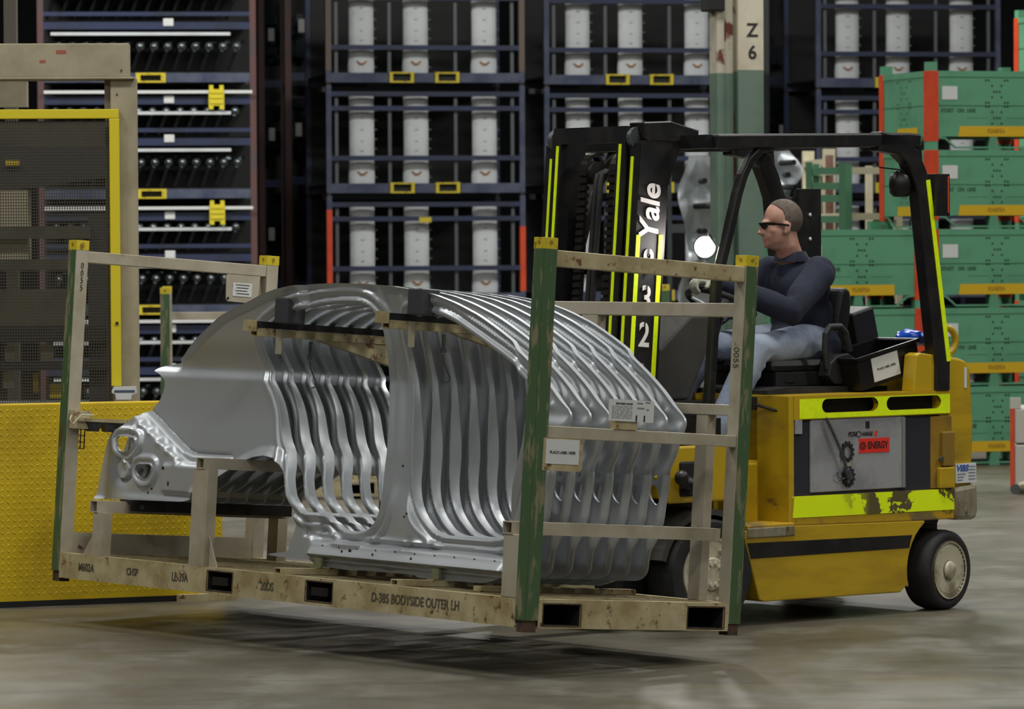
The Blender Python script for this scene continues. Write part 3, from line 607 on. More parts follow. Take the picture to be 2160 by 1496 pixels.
def panel_mesh():
    st = 0.0072
    polys = [dense(OUTER, 0.02, 2), dense(REAR, 0.015), dense(FRONT, 0.015), dense(LAMP1, 0.01), dense(LAMP2, 0.01), dense(OVAL, 0.01, 0), dense(ROUND, 0.01, 0)]
    ys = np.arange(0.06, 3.62, st); zs = np.arange(0.10, 1.44, st); ny, nz = len(ys), len(zs)
    P = np.stack(np.meshgrid(ys, zs, indexing='ij'), -1).reshape(-1, 2)
    ins = inside(P, polys[0])
    for p in polys[1:]: ins &= ~inside(P, p)
    I = ins.reshape(ny, nz)
    cell = I[:-1, :-1] | I[1:, :-1] | I[1:, 1:] | I[:-1, 1:]
    used = np.zeros((ny, nz), bool)
    used[:-1, :-1] |= cell; used[1:, :-1] |= cell; used[1:, 1:] |= cell; used[:-1, 1:] |= cell
    out = (used & ~I).reshape(-1)
    ds = []; pts = []
    idx = np.where(out)[0]; best = np.full(len(idx), 1e9); tgt = P[idx].copy()
    for p in polys:
        e, c = nearest(P[idx], p); k = e < best; best[k] = e[k]; tgt[k] = c[k]
    P = P.copy(); P[idx] = tgt
    u = used.reshape(-1); remap = -np.ones(len(P), int); remap[u] = np.arange(u.sum()); V = P[u]
    D = [nearest(V, p)[0] for p in polys[:5]]
    X = depth(V, D[0], D[1], D[2], D[3:5])
    ii, jj = np.where(cell)
    a = ii*nz+jj; F = np.stack([a, a+1, a+nz+1, a+nz], 1); F = remap[F]
    verts = [(float(x), float(p[0]), float(p[1])) for x, p in zip(X, V)]; faces = [tuple(int(i) for i in f) for f in F]
    # turned flanges round the openings and the outer edge, reaching away from the near side
    def flange(poly, dist, dep, taper, wav=None):
        n = len(poly); D0 = [nearest(poly, p)[0] for p in polys[:5]]; x0 = depth(poly, D0[0], D0[1], D0[2], D0[3:5])
        t = np.roll(poly, -1, 0)-np.roll(poly, 1, 0); t /= np.linalg.norm(t, axis=1)[:, None]; nn = np.stack([t[:, 1], -t[:, 0]], 1)
        dd = dep if wav is None else dep*wav(poly)
        b = len(verts); K = 4
        for k in range(K):
            f = k/(K-1)
            for i in range(n):
                sh = taper*f*f
                q = poly[i]+nn[i]*sh; e = dd if np.isscalar(dd) else dd[i]
                verts.append((float(x0[i]+e*f), float(q[0]), float(q[1])))
        for k in range(K-1):
            for i in range(n): j = (i+1) % n; faces.append((b+k*n+i, b+k*n+j, b+(k+1)*n+j, b+(k+1)*n+i))
    def area2(p): q = np.roll(p, -1, 0); return (p[:, 0]*q[:, 1]-q[:, 0]*p[:, 1]).sum()
    for p, dep, tp in ((polys[1], 0.055, 0.006), (polys[2], 0.058, 0.008)):
        sgn = 1 if area2(p) > 0 else -1
        flange(p, 0, dep, -tp*sgn, lambda q: 0.30+0.60*np.exp(-((q[:, 1]-0.68)/0.20)**2)+0.22*np.exp(-((q[:, 1]-0.42)/0.1)**2))
    flange(polys[0], 0, 0.010, 0.0, lambda q: 1.0+1.3*sstep(q[:, 1], 0.88, 0.96)*sstep(q[:, 0], 3.0, 2.8))
    for p in polys[3:6]: flange(p, 0, 0.010, 0.0)
    me = bpy.data.meshes.new('body_side_panel'); me.from_pydata(verts, [], faces); me.materials.append(M_STEEL); me.update()
    return me
PM = panel_mesh()
P_LABEL = ['nearest pressed steel body side panel, whole face seen from tail to front pillar', 'second body side panel in the stack, just behind the nearest one', 'third body side panel in the stack, two behind the nearest one',
           'middle body side panel, fourth in the stack of seven', 'fifth body side panel in the stack, third from the far end', 'sixth body side panel in the stack, next to the farthest', 'farthest body side panel, against the forklift side of the rack']
PX0, PSTEP = 0.28, 0.104
for k in range(7):
    o = link('body_side_panel', PM, None, smooth=math.radians(50))
    o.matrix_world = MR @ Matrix.Translation((PX0+PSTEP*k, 0, 0))
    tag(o, P_LABEL[k], 'car panel', 'stack of pressed steel body side panels')
    if k == 0:
        first_panel = o
        mb = MB()
        def hole(y, z, ry, rz, n=8):
            Pq = np.array([[y, z]]); dd = [nearest(Pq, dense(q, 0.03))[0] for q in (OUTER, REAR, FRONT, LAMP1, LAMP2)]
            x = float(depth(Pq, dd[0], dd[1], dd[2], dd[3:5])[0])-0.0015
            vs = [(x, y+ry*math.cos(2*PI*i/n+PI/n), z+rz*math.sin(2*PI*i/n+PI/n)) for i in range(n)]; mb.add(vs, [tuple(range(n-1, -1, -1))])
        for (y, z) in ((1.76, .246), (1.633, .246), (1.505, .245), (1.369, .245), (1.229, .247), (1.091, .245), (.952, .246), (.815, .246), (.678, .246), (.541, .246)): hole(y, z, 0.007, 0.005, 4)
        for (y, z) in ((1.598, .226), (1.372, .224), (1.096, .222)): hole(y, z, 0.007, 0.010)
        for (y, z) in ((1.302, .618), (1.215, .400), (1.19, .415), (3.08, .42)): hole(y, z, 0.006, 0.006)
        hole(1.544, .231, 0.010, 0.014); hole(2.94, .54, 0.012, 0.010, 4); hole(2.89, .47, 0.006, 0.012); hole(3.05, .44, 0.007, 0.005); hole(3.306, .519, 0.006, 0.014, 6)
        mb.build('punched_hole', M_DARK, o)['kind'] = 'stuff'
# ------------------------------------------------------------------ electric forklift (local x = rearward, y = far side, z = up)
FO = Vector((-0.1871, 19.0398, 0))
MF = Matrix.Translation(FO) @ Matrix.Rotation(PSI, 4, 'Z')
fk = thing('forklift', 'yellow and black electric counterbalance forklift carrying the loaded rack', 'forklift', M=MF)
NS = -0.55                                             # near side plane
M_GREYB = mat('battery_case_grey', S(150, 150, 152), 0.5, col2=S(128, 128, 130), scale=5)
M_BATD = mat('battery_bay_dark', S(34, 36, 46), 0.6)
M_CREAMW = mat('cream_wheel_paint', S(190, 184, 158), 0.5, col2=S(132, 124, 100), scale=9, lo=0.5, hi=0.65, spots=S(60, 52, 42), spot_scale=16, spot_lo=0.63, spot_hi=0.7)
M_CHAIN = mat('oily_chain', S(44, 40, 36), 0.45, 0.5)
M_YELW = mat('scuffed_yellow', S(182, 146, 26), 0.45, col2=S(120, 104, 66), scale=6, lo=0.5, hi=0.62, spots=S(66, 56, 44), spot_scale=9, spot_lo=0.60, spot_hi=0.66)
M_BUMP = mat('scuffed_steel_bumper', S(150, 144, 124), 0.45, 0.3, col2=S(110, 92, 54), scale=7, lo=0.45, hi=0.6, spots=S(54, 46, 36), spot_scale=10, spot_lo=0.58, spot_hi=0.66, stretch=(1, 1, 0.4))
def arc(cx, cz, r, a0, a1, n=8): return [(cx+r*math.cos(math.radians(a0+(a1-a0)*i/n)), cz+r*math.sin(math.radians(a0+(a1-a0)*i/n))) for i in range(n+1)]
# --- chassis: lower skirt with the cut-outs round the wheels
def prism_y(mb, poly, y0, y1): return mb.prism(poly, 'y', y0, y1)
mb = MB()
skirt = [(1.160, 0.405), (1.250, 0.118), (1.275, 0.108), (2.15, 0.102), (2.185, 0.13)] + arc(2.47, 0.20, 0.275, 196, 125, 8) + [(2.31, 0.437), (1.46, 0.452), (1.16, 0.44)]
prism_y(mb, skirt, NS, -NS)
mb.build('chassis_skirt', M_YEL, fk, bevel=0.008)
mb = MB(); prism_y(mb, [(1.176, 0.383), (1.198, 0.311), (2.206, 0.311), (2.214, 0.345), (2.226, 0.371)], NS-0.0025, NS-0.0005); mb.build('black_stripe', M_BLACK, fk)
# --- frame over the rear wheels and counterweight
mb = MB(); prism_y(mb, [(1.457, 0.45), (2.31, 0.436), (2.535, 0.436), (2.535, 0.58), (1.457, 0.585)], NS, -NS); mb.build('side_frame', M_YELW, fk, bevel=0.006)
mb = MB(); prism_y(mb, [(1.459, 0.486), (2.533, 0.480), (2.533, 0.580), (1.469, 0.585)], NS-0.003, NS-0.0005); mb.build('lower_reflective_tape', M_LIMEW, fk)
cw = [(2.42, 0.56), (2.50, 0.585), (2.635, 0.585), (2.648, 0.90), (2.628, 1.155), (2.60, 1.19), (2.55, 1.205), (2.45, 1.215), (2.43, 1.20), (2.42, 1.04), (2.42, 0.95)]
mb = MB(); prism_y(mb, cw, NS+0.01, -NS-0.01); cwo = mb.build('counterweight', M_YEL, fk, bevel=0.03)
mb = MB(); prism_y(mb, [(2.50, 0.43), (2.645, 0.425), (2.66, 0.47), (2.655, 0.60), (2.50, 0.585)], NS-0.012, -NS+0.012); mb.build('rear_bumper', M_BUMP, fk, bevel=0.02)
mb = MB(); prism_y(mb, [(2.50, 0.43), (2.625, 0.43), (2.56, 0.30), (2.45, 0.30)], NS+0.22, -NS-0.22); mb.build('under_frame', M_BLACK, fk)
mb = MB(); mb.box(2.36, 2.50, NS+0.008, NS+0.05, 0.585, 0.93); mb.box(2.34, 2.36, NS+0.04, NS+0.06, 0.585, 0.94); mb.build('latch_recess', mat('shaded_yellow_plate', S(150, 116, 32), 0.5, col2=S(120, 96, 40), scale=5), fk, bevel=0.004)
mb = MB(); mb.box(2.425, 2.50, NS-0.012, NS+0.01, 0.69, 0.855); mb.build('latch_block', mat('brown_yellow', S(132, 104, 36), 0.55), fk, bevel=0.006)
mb = MB(); mb.box(2.40, 2.50, NS-0.016, NS+0.01, 0.585, 0.685); mb.build('hinge_block', M_YEL, fk, bevel=0.006)
mb = MB(); mb.cyl((2.415, NS-0.001, 0.725), (2.415, NS-0.014, 0.725), 0.012, n=10); mb.build('latch_pin', M_GREYD, fk)
st = MB().box(2.515, 2.652, NS-0.003, NS+0.009, 0.605, 0.698).build('maker_sticker', M_WHITE, fk)
text('sticker_lettering', 'VIBS', 0.042, mat('blue_ink', S(40, 80, 160), 0.6), st, (2.557, NS-0.0045, 0.675), (1, 0, 0), (0, 0, 1), bold=0.001, shear=0.2)
mb = MB()
for i in range(5): mb.box(2.60, 2.645, NS-0.004, NS-0.0032, 0.68-0.015*i, 0.685-0.015*i)
for i in range(3): mb.box(2.525, 2.58-0.01*i, NS-0.004, NS-0.0032, 0.645-0.014*i, 0.65-0.014*i)
mb.build('sticker_line', mat('grey_blue_ink', S(110, 120, 140), 0.6), st)
MB().box(2.585, 2.60, NS+0.006, NS+0.0095, 1.06, 1.16).build('data_plate', M_WHITE, fk)
# --- battery bay and hood
mb = MB(); mb.box(1.475, 2.36, NS+0.012, -NS-0.012, 0.575, 0.96); mb.build('battery_bay', M_BATD, fk)
bat = MB().box(1.578, 2.184, NS+0.004, NS+0.03, 0.598, 0.936).build('battery_case', M_GREYB, fk, bevel=0.004)
mb = MB(); mb.box(2.165, 2.184, NS-0.001, NS+0.004, 0.60, 0.932); mb.box(1.58, 2.16, NS+0.002, NS+0.004, 0.937, 0.95); mb.build('battery_edge', mat('battery_edge_grey', S(124, 124, 122), 0.5), bat)
text('maker_lettering', 'POSI', 0.031, M_INK, bat, (1.841, NS+0.002, 0.862), (1, 0, 0), (0, 0, 1), shear=0.25, bold=0.0006, sx=0.85)
text('maker_lettering', 'HARGE', 0.027, M_INK, bat, (1.938, NS+0.002, 0.861), (1, 0, 0), (0, 0, 1), shear=0.25, bold=0.0004, sx=0.8)
mb = MB(); mb.lathe([(0.012, 0), (0.012, 0.002), (0.016, 0.002), (0.016, 0)], (1.885, NS+0.002, 0.861), (0, 1, 0), n=8, cap=False); mb.build('maker_mark', M_INK, bat)
mb = MB(); mb.prism([(1.982, 0.850), (2.0, 0.850), (2.008, 0.874), (1.99, 0.874)], 'y', NS+0.002, NS+0.003); mb.build('maker_flash', mat('red_orange_print', S(214, 62, 40), 0.5), bat)
en = MB().box(1.885, 2.082, NS+0.0015, NS+0.004, 0.772, 0.840).build('energy_sticker', mat('red_sticker', S(226, 48, 34), 0.5), bat)
text('energy_lettering', 'ENERGY', 0.046, M_INK, en, (2.006, NS+0.0005, 0.806), (1, 0, 0), (0, 0, 1), bold=0.0008, sx=0.76)
mb = MB(); mb.lathe([(0.006, 0), (0.006, 0.001), (0.021, 0.001), (0.021, 0)], (1.909, NS+0.0012, 0.806), (0, -1, 0), n=8, cap=False); mb.build('energy_mark', mat('dark_red_ink', S(110, 26, 20), 0.6), en)
mb = MB(); mb.box(1.93, 1.953, NS+0.0015, NS+0.004, 0.888, 0.920); mb.build('inspection_slot', M_DARK, bat)
def gear(cx, cz, name):
    mb = MB(); n = 12; r0, r1, ri = 0.040, 0.050, 0.026; vo = []
    for i in range(n*4):
        a = 2*PI*i/(n*4); r = r1 if (i % 4) in (1, 2) else r0; vo.append((cx+r*math.cos(a)*0.86, cz+r*math.sin(a)))
    vi = [(cx+ri*math.cos(2*PI*i/(n*4))*0.86, cz+ri*math.sin(2*PI*i/(n*4))*1.15) for i in range(n*4)]
    y0, y1 = NS-0.006, NS+0.004; k = n*4
    vs = [(p[0], y0, p[1]) for p in vo]+[(p[0], y0, p[1]) for p in vi]+[(p[0], y1, p[1]) for p in vo]
    fs = [(i, (i+1) % k, k+(i+1) % k, k+i) for i in range(k)]+[(i, 2*k+i, 2*k+(i+1) % k, (i+1) % k) for i in range(k)]
    mb.add(vs, fs); return mb.build(name, M_INK, bat)
gear(1.806, 0.782, 'charge_port_ring'); gear(1.812, 0.665, 'charge_port_ring')
mb = MB(); mb.tube([(1.662, NS-0.012, 0.945), (1.70, NS-0.016, 0.88), (1.75, NS-0.018, 0.79), (1.785, NS-0.016, 0.71), (1.80, NS-0.014, 0.672)], 0.0075, n=8)
mb.cyl((1.788, NS-0.014, 0.70), (1.812, NS-0.012, 0.655), 0.016, 0.018, n=10)
mb.tube([(1.795, NS-0.014, 0.688), (1.76, NS-0.012, 0.702), (1.735, NS-0.01, 0.69), (1.735, NS-0.01, 0.668), (1.765, NS-0.01, 0.655), (1.795, NS-0.012, 0.665)], 0.003, n=6)
mb.build('charge_cable', M_GREYD, bat)
mb = MB(); mb.box(1.772, 1.83, NS+0.002, NS+0.004, 0.712, 0.742); mb.build('case_sticker', mat('cream_sticker', S(176, 172, 150), 0.6), bat)
MB().box(1.478, 1.522, NS+0.0, NS+0.012, 0.875, 0.94).build('bay_sticker', M_GREYB, fk)
# hood side strip with the two slots cut through it
def slot_plate(mb, x0, x1, z0, z1, slots, y0, y1):
    # plate with stadium-shaped holes: built as strips between x stations
    xs = sorted(set([x0, x1]+[round(a+(b-a)*0.0+r*(1-math.cos(PI/2*i/6)), 5) for (a, b, zc, r) in slots for i in range(7)]+[round(b-r*(1-math.cos(PI/2*i/6)), 5) for (a, b, zc, r) in slots for i in range(7)]))
    def hole(x):
        for (a, b, zc, r) in slots:
            if a-1e-6 <= x <= b+1e-6:
                if x < a+r: h = math.sqrt(max(0, r*r-(a+r-x)**2))
                elif x > b-r: h = math.sqrt(max(0, r*r-(x-b+r)**2))
                else: h = r
                return zc-h, zc+h
        return None
    for xa, xb in zip(xs[:-1], xs[1:]):
        ha, hb = hole(xa), hole(xb); mid = hole((xa+xb)/2)
        if mid is None:
            mb.add([(xa, y0, z0), (xb, y0, z0), (xb, y0, z1), (xa, y0, z1)], [(0, 1, 2, 3)]); continue
        ha = ha or ((slots[0][2],)*2); hb = hb or ((slots[0][2],)*2)
        mb.add([(xa, y0, z0), (xb, y0, z0), (xb, y0, hb[0]), (xa, y0, ha[0])], [(0, 1, 2, 3)])
        mb.add([(xa, y0, ha[1]), (xb, y0, hb[1]), (xb, y0, z1), (xa, y0, z1)], [(0, 1, 2, 3)])
        mb.add([(xa, y0, ha[0]), (xb, y0, hb[0]), (xb, y1, hb[0]), (xa, y1, ha[0])], [(0, 1, 2, 3)])
        mb.add([(xa, y0, hb[1]), (xb, y0, hb[1]), (xb, y1, hb[1]), (xa, y1, ha[1])], [(3, 2, 1, 0)])
SLOTS = [(1.646, 2.008, 1.0005, 0.033), (2.061, 2.420, 0.9995, 0.032)]
mb = MB(); slot_plate(mb, 1.471, 2.485, 0.940, 1.046, SLOTS, NS, NS+0.03)
mb.box(1.471, 2.485, NS+0.0005, -NS, 1.040, 1.052); mb.box(1.471, 1.477, NS+0.0005, -NS, 0.942, 1.045); mb.box(2.48, 2.485, NS+0.0005, -NS, 0.942, 1.045); mb.box(1.471, 2.485, -NS-0.006, -NS, 0.942, 1.045)
mb.build('battery_hood', M_YEL, fk)
mb = MB(); slot_plate(mb, 1.503, 2.479, 0.944, 1.036, SLOTS, NS-0.002, NS); mb.build('hood_reflective_tape', M_LIME, fk)
MB().box(1.49, 2.47, NS+0.06, NS+0.08, 0.945, 1.035).build('slot_backing', M_DARK, fk)
# --- front body: cowl, step, floor, seat deck
mb = MB(); prism_y(mb, [(1.16, 0.44), (1.45, 0.45), (1.475, 0.46), (1.475, 1.03), (1.44, 1.03), (1.44, 0.742), (1.16, 0.735)], NS+0.215, -NS-0.215); mb.build('front_body', M_YEL, fk, bevel=0.006)
mb = MB(); prism_y(mb, [(1.44, 0.452), (1.472, 0.452), (1.472, 1.05), (1.44, 1.05)], NS+0.004, -NS-0.004); mb.build('front_panel', M_YEL, fk)
mb = MB(); mb.box(1.19, 1.398, NS+0.17, NS+0.22, 0.45, 0.738); mb.build('cowl_panel', M_YEL, fk, bevel=0.008)
mb = MB(); mb.box(1.175, 1.470, NS-0.004, NS+0.20, 0.436, 0.466); mb.build('step', M_YELW, fk, bevel=0.006)
mb = MB(); mb.box(1.175, 1.470, NS-0.006, NS+0.004, 0.405, 0.452); mb.build('step_edge', M_BUMP, fk, bevel=0.006)
mb = MB(); mb.box(1.36, 1.405, NS+0.18, NS+0.214, 0.985, 1.045); mb.tube([(1.30, NS+0.19, 1.05), (1.36, NS+0.19, 1.045)], 0.006, n=6); mb.tube([(1.40, NS+0.19, 1.01), (1.44, NS+0.10, 0.985), (1.465, NS+0.03, 0.97)], 0.008, n=6); mb.build('hood_latch', M_BLACK, fk)
mb = MB(); mb.tube([(1.225, NS+0.19, 0.80), (1.222, NS+0.18, 0.83), (1.225, NS+0.185, 0.86), (1.225, NS+0.20, 0.87)], 0.006, n=6); mb.build('grab_hook', M_CREAMW, fk)
mb = MB(); prism_y(mb, [(0.74, 0.60), (1.16, 0.60), (1.16, 0.735), (0.80, 0.735), (0.74, 0.70)], -0.50, 0.50); mb.build('floor_frame', M_YEL, fk, bevel=0.006)
mb = MB(); mb.box(0.74, 1.16, NS+0.04, NS+0.065, 0.58, 0.84); mb.build('front_side_plate', M_YEL, fk, bevel=0.01)
a_ = MB().box(0.955, 0.985, NS+0.036, NS+0.040, 0.64, 0.72).build('a_sticker', M_WHITE, fk)
text('sticker_lettering', 'A', 0.028, M_INK, a_, (0.970, NS+0.035, 0.668), (1, 0, 0), (0, 0, 1)); text('sticker_lettering', 'A', 0.028, M_INK, a_, (0.970, NS+0.035, 0.697), (1, 0, 0), (0, 0, 1))
mb = MB(); mb.box(0.80, 0.90, NS+0.03, NS+0.05, 0.61, 0.77); mb.build('cowl_opening', M_DARK, fk, bevel=0.015)
mb = MB(); mb.cyl((0.80, NS+0.02, 0.68), (0.86, NS-0.01, 0.66), 0.035, 0.03, n=12); mb.ellipsoid((0.78, NS+0.0, 0.70), (0.035, 0.03, 0.035)); mb.build('tilt_cylinder_joint', M_BLACK, fk, smooth=0.8)
mb = MB(); mb.box(0.80, 1.24, -0.30, 0.40, 0.735, 0.95); mb.build('dash_base', M_BLACK, fk)
mb = MB(); mb.box(0.85, 1.20, -0.28, 0.38, 0.95, 1.03); mb.build('dash_shelf', M_BLACK, fk)
mb = MB(); prism_y(mb, [(1.475, 1.05), (2.25, 1.05), (2.25, 1.075), (1.62, 1.085), (1.475, 1.072)], -0.36, 0.42); mb.build('deck_mat', M_RUBBER, fk)
# front wheel fender
mb = MB(); fx, fz = 0.965, 0.25
po = arc(fx, fz, 0.30, 20, 165, 14); pi_ = arc(fx, fz, 0.272, 165, 20, 14); prism_y(mb, po+pi_, NS+0.02, NS+0.24); mb.build('front_fender', mat('fender_dark_grey', S(62, 60, 56), 0.5), fk)
mb = MB(); prism_y(mb, po+pi_, -NS-0.24, -NS-0.02); mb.build('front_fender', bpy.data.materials['fender_dark_grey'], fk)
MB().box(0.72, 1.20, NS+0.24, -NS-0.24, 0.12, 0.60).build('axle_housing', M_BLACK, fk)
MB().cyl((0.965, NS+0.1, 0.25), (0.965, -NS-0.1, 0.25), 0.06, n=14).build('front_axle', M_BLACK, fk)
mb = MB(); mb.cyl((2.47, NS+0.1, 0.19), (2.47, -NS-0.1, 0.19), 0.045, n=14); mb.box(2.40, 2.54, -0.4, 0.4, 0.19, 0.40); mb.build('rear_axle', M_BLACK, fk)
# --- wheels
def front_wheel(side):
    c = (0.965, side*(0.55-0.0), 0.252); ax = (0, -side, 0)      # profile grows inwards from the outer face
    mb = MB(); mb.lathe([(0.168, 0.012), (0.190, 0.0), (0.238, 0.004), (0.250, 0.018), (0.252, 0.17), (0.24, 0.19), (0.16, 0.19)], c, ax, n=48, cap=False); w = mb.build('front_wheel', M_RUBBER, fk, smooth=0.7)
    mb = MB(); mb.lathe([(0.172, 0.012), (0.168, 0.004), (0.158, 0.006), (0.152, 0.022), (0.146, 0.030), (0.085, 0.034), (0.078, 0.02), (0.074, 0.0), (0.070, -0.004), (0.0, -0.004)], c, ax, n=40); mb.build('rim', M_CREAMW, w, smooth=0.6)
    mb = MB(); mb.lathe([(0.086, 0.033), (0.080, 0.031), (0.079, 0.036)], c, ax, n=32, cap=False); mb.build('hub_ring', M_DARK, w)
    nm_ = bpy.data.materials.get('nut_cream') or mat('nut_cream', S(196, 190, 170), 0.45)
    for i in range(8):
        a = 2*PI*i/8+0.25; q = Vector((c[0]+0.122*math.cos(a), c[1], c[2]+0.122*math.sin(a)))
        mb = MB(); mb.cyl(q+Vector((0, -side*0.036, 0)), q+Vector((0, side*0.004, 0)), 0.017, 0.015, n=6); mb.cyl(q, q+Vector((0, side*0.010, 0)), 0.008, n=8); mb.build('wheel_nut', nm_, w)
    for i in range(10):
        a = 2*PI*i/10; q = Vector((c[0]+0.050*math.cos(a), c[1], c[2]+0.050*math.sin(a))); MB().cyl(q, q+Vector((0, side*0.014, 0)), 0.011, n=8).build('hub_bolt', nm_, w)
front_wheel(-1); front_wheel(1)
def rear_wheel(side):
    ang = math.radians(11); ax = Vector((side*math.sin(ang), -side*math.cos(ang), 0))
    c = Vector((2.485, side*0.545, 0.190))
    mb = MB(); mb.lathe([(0.140, 0.008), (0.158, 0.0), (0.176, 0.004), (0.188, 0.018), (0.1925, 0.045), (0.1925, 0.12), (0.184, 0.150), (0.12, 0.150)], c, ax, n=48, cap=False); w = mb.build('rear_wheel', M_RUBBER, fk, smooth=0.7)
    mb = MB(); mb.lathe([(0.143, 0.008), (0.139, 0.0), (0.130, 0.002), (0.124, 0.014), (0.118, 0.008), (0.108, 0.006), (0.07, 0.020), (0.056, 0.030), (0.052, 0.030), (0.046, 0.006), (0.040, -0.006), (0.020, -0.014), (0.0, -0.015)], c, ax, n=40); mb.build('rim', M_CREAMW, w, smooth=0.6)
    mb = MB(); mb.lathe([(0.078, 0.0175), (0.066, 0.0225), (0.056, 0.0295), (0.052, 0.0295), (0.046, 0.006)], c-ax*0.0016, ax, n=30, cap=False); mb.build('hub_shadow_ring', M_DARK, w)  # dark overlay on the rim, painted-in shade around the hub
    mb = MB(); mb.lathe([(0.130, 0.003), (0.127, 0.009), (0.124, 0.0135), (0.119, 0.009)], c-ax*0.0012, ax, n=36, cap=False); mb.lathe([(0.143, 0.006), (0.1405, 0.002), (0.139, -0.0005)], c-ax*0.0012, ax, n=36, cap=False); mb.build('rim_groove', M_RUST, w)
rear_wheel(-1); rear_wheel(1)
# --- overhead guard
def guard_side(y, nm):
    s = (0, 1, 0)
    roof = [(0.98, y, 2.232), (1.215, y, 2.236), (2.20, y, 2.250), (2.30, y, 2.250)]
    return roof
for y in (NS+0.03, -NS-0.03):
    leg = [(0.955, y, 0.80), (0.972, y, 1.04), (1.022, y, 1.59), (1.098, y, 1.82), (1.150, y, 1.99), (1.182, y, 2.07), (1.225, y, 2.14), (1.29, y, 2.19), (1.37, y, 2.213)]
    mb = MB(); mb.rbar(leg, 0.046, 0.040, (0, 1, 0)); mb.build('guard_front_leg', M_BLACK, fk, bevel=0.008)
    rear = [(2.02, y, 2.238), (2.16, y, 2.22), (2.24, y, 2.165), (2.285, y, 2.08), (2.32, y, 1.99), (2.345, y, 1.80), (2.432, y, 1.18), (2.43, y, 1.05)]
    mb = MB(); mb.rbar(rear, 0.075, 0.092, (0, 1, 0)); mb.prism([(2.05, 2.225), (2.30, 2.23), (2.315, 2.05), (2.27, 2.05), (2.235, 2.15), (2.15, 2.205)], 'y', y-0.03, y+0.03); g = mb.build('guard_rear_leg', M_BLACK, fk, bevel=0.008)
    mb = MB(); mb.rbar([(1.0, y, 2.226), (1.22, y, 2.230), (2.22, y, 2.246), (2.29, y, 2.240)], 0.075, 0.066, (0, 1, 0)); mb.build('guard_side_rail', M_BLACK, fk, bevel=0.010)
    if y < 0:
        mb = MB(); mb.bar((2.330, y-0.040, 2.056), (2.464, y-0.040, 1.192), 0.003, 0.026, up=(1, 0, 0.16)); mb.build('leg_reflective_tape', M_LIME, fk)
    else:
        mb = MB(); mb.box(2.45, 2.60, y-0.045, y-0.02, 1.66, 2.03); mb.use(1)
        for z in (1.78, 1.90): mb.ellipsoid((2.52, y-0.05, z), (0.008, 0.008, 0.010), nu=8, nv=5)
        mb.build('bolted_plate', [M_BLACK, M_WHITE], fk, bevel=0.01)
for (x, z, wd, ht) in [(1.0, 2.226, 0.07, 0.062), (2.22, 2.246, 0.07, 0.05)]+[(1.12+0.115*k, 2.236+0.014*(0.12+0.115*k), 0.022, 0.03) for k in range(9)]:
    MB().bar((x, NS+0.03, z), (x, -NS-0.03, z), wd, ht).build('roof_bar', M_BLACK, fk)
mb = MB(); mb.lathe([(0.0, 0.0), (0.034, 0.002), (0.05, 0.02), (0.054, 0.06), (0.05, 0.10), (0.03, 0.125), (0.0, 0.13)], (2.215, NS+0.06, 1.975), (0, 0, 1), n=18); mb.cyl((2.225, NS+0.06, 2.10), (2.25, NS+0.05, 2.17), 0.012, n=8); mb.bar((2.08, NS+0.06, 2.115), (2.22, NS+0.06, 2.105), 0.006, 0.006); mb.build('warning_beacon', M_BLACK, fk, smooth=0.8)
mb = MB(); mb.box(2.365, 2.455, NS-0.03, NS+0.09, 1.885, 2.085); mb.use(1); mb.box(2.440, 2.448, NS-0.032, NS-0.03, 1.90, 2.075); mb.use(0); mb.build('rear_light_bracket', [M_BLACK, M_ORANGE], fk, bevel=0.006)
# head lamp, lit
M_GLOW = mat('lit_head_lamp', S(255, 255, 255), 0.3, emit=(1, 0.96, 0.98, 1), estr=22)
hd = Vector((-0.80, -0.60, 0.02)).normalized(); hc = Vector((1.10, NS+0.20, 1.745))
mb = MB(); mb.lathe([(0.0, -0.012), (0.030, -0.008), (0.046, 0.0), (0.050, 0.010)], hc, -hd, n=28); 
hl = MB(); hl.lathe([(0.050, 0.008), (0.055, 0.006), (0.056, 0.02), (0.045, 0.06), (0.02, 0.085), (0.0, 0.086)], hc, -hd, n=28)
hb = hl.build('head_lamp', M_BLACK, fk, smooth=0.8); mb.build('lamp_lens', M_GLOW, hb, smooth=2)
mb = MB(); mb.tube([hc-hd*0.06, hc-hd*0.08+Vector((0, 0, 0.06)), Vector((1.06, NS+0.12, 1.80)), Vector((1.07, NS+0.05, 1.72))], 0.006, n=6); mb.build('lamp_bracket', M_BLACK, fk)
sp = bpy.data.lights.new('head_lamp_beam', 'SPOT'); sp.energy = 70; sp.spot_size = 2.4; sp.spot_blend = 0.6; sp.shadow_soft_size = 0.04; sp.color = (1, 0.93, 0.9)
so = bpy.data.objects.new('head_lamp_beam', sp); COL.objects.link(so); so.parent = fk; so.location = hc+hd*0.05
so.rotation_euler = Vector((-0.95, -0.25, -0.05)).to_track_quat('-Z', 'Y').to_euler()
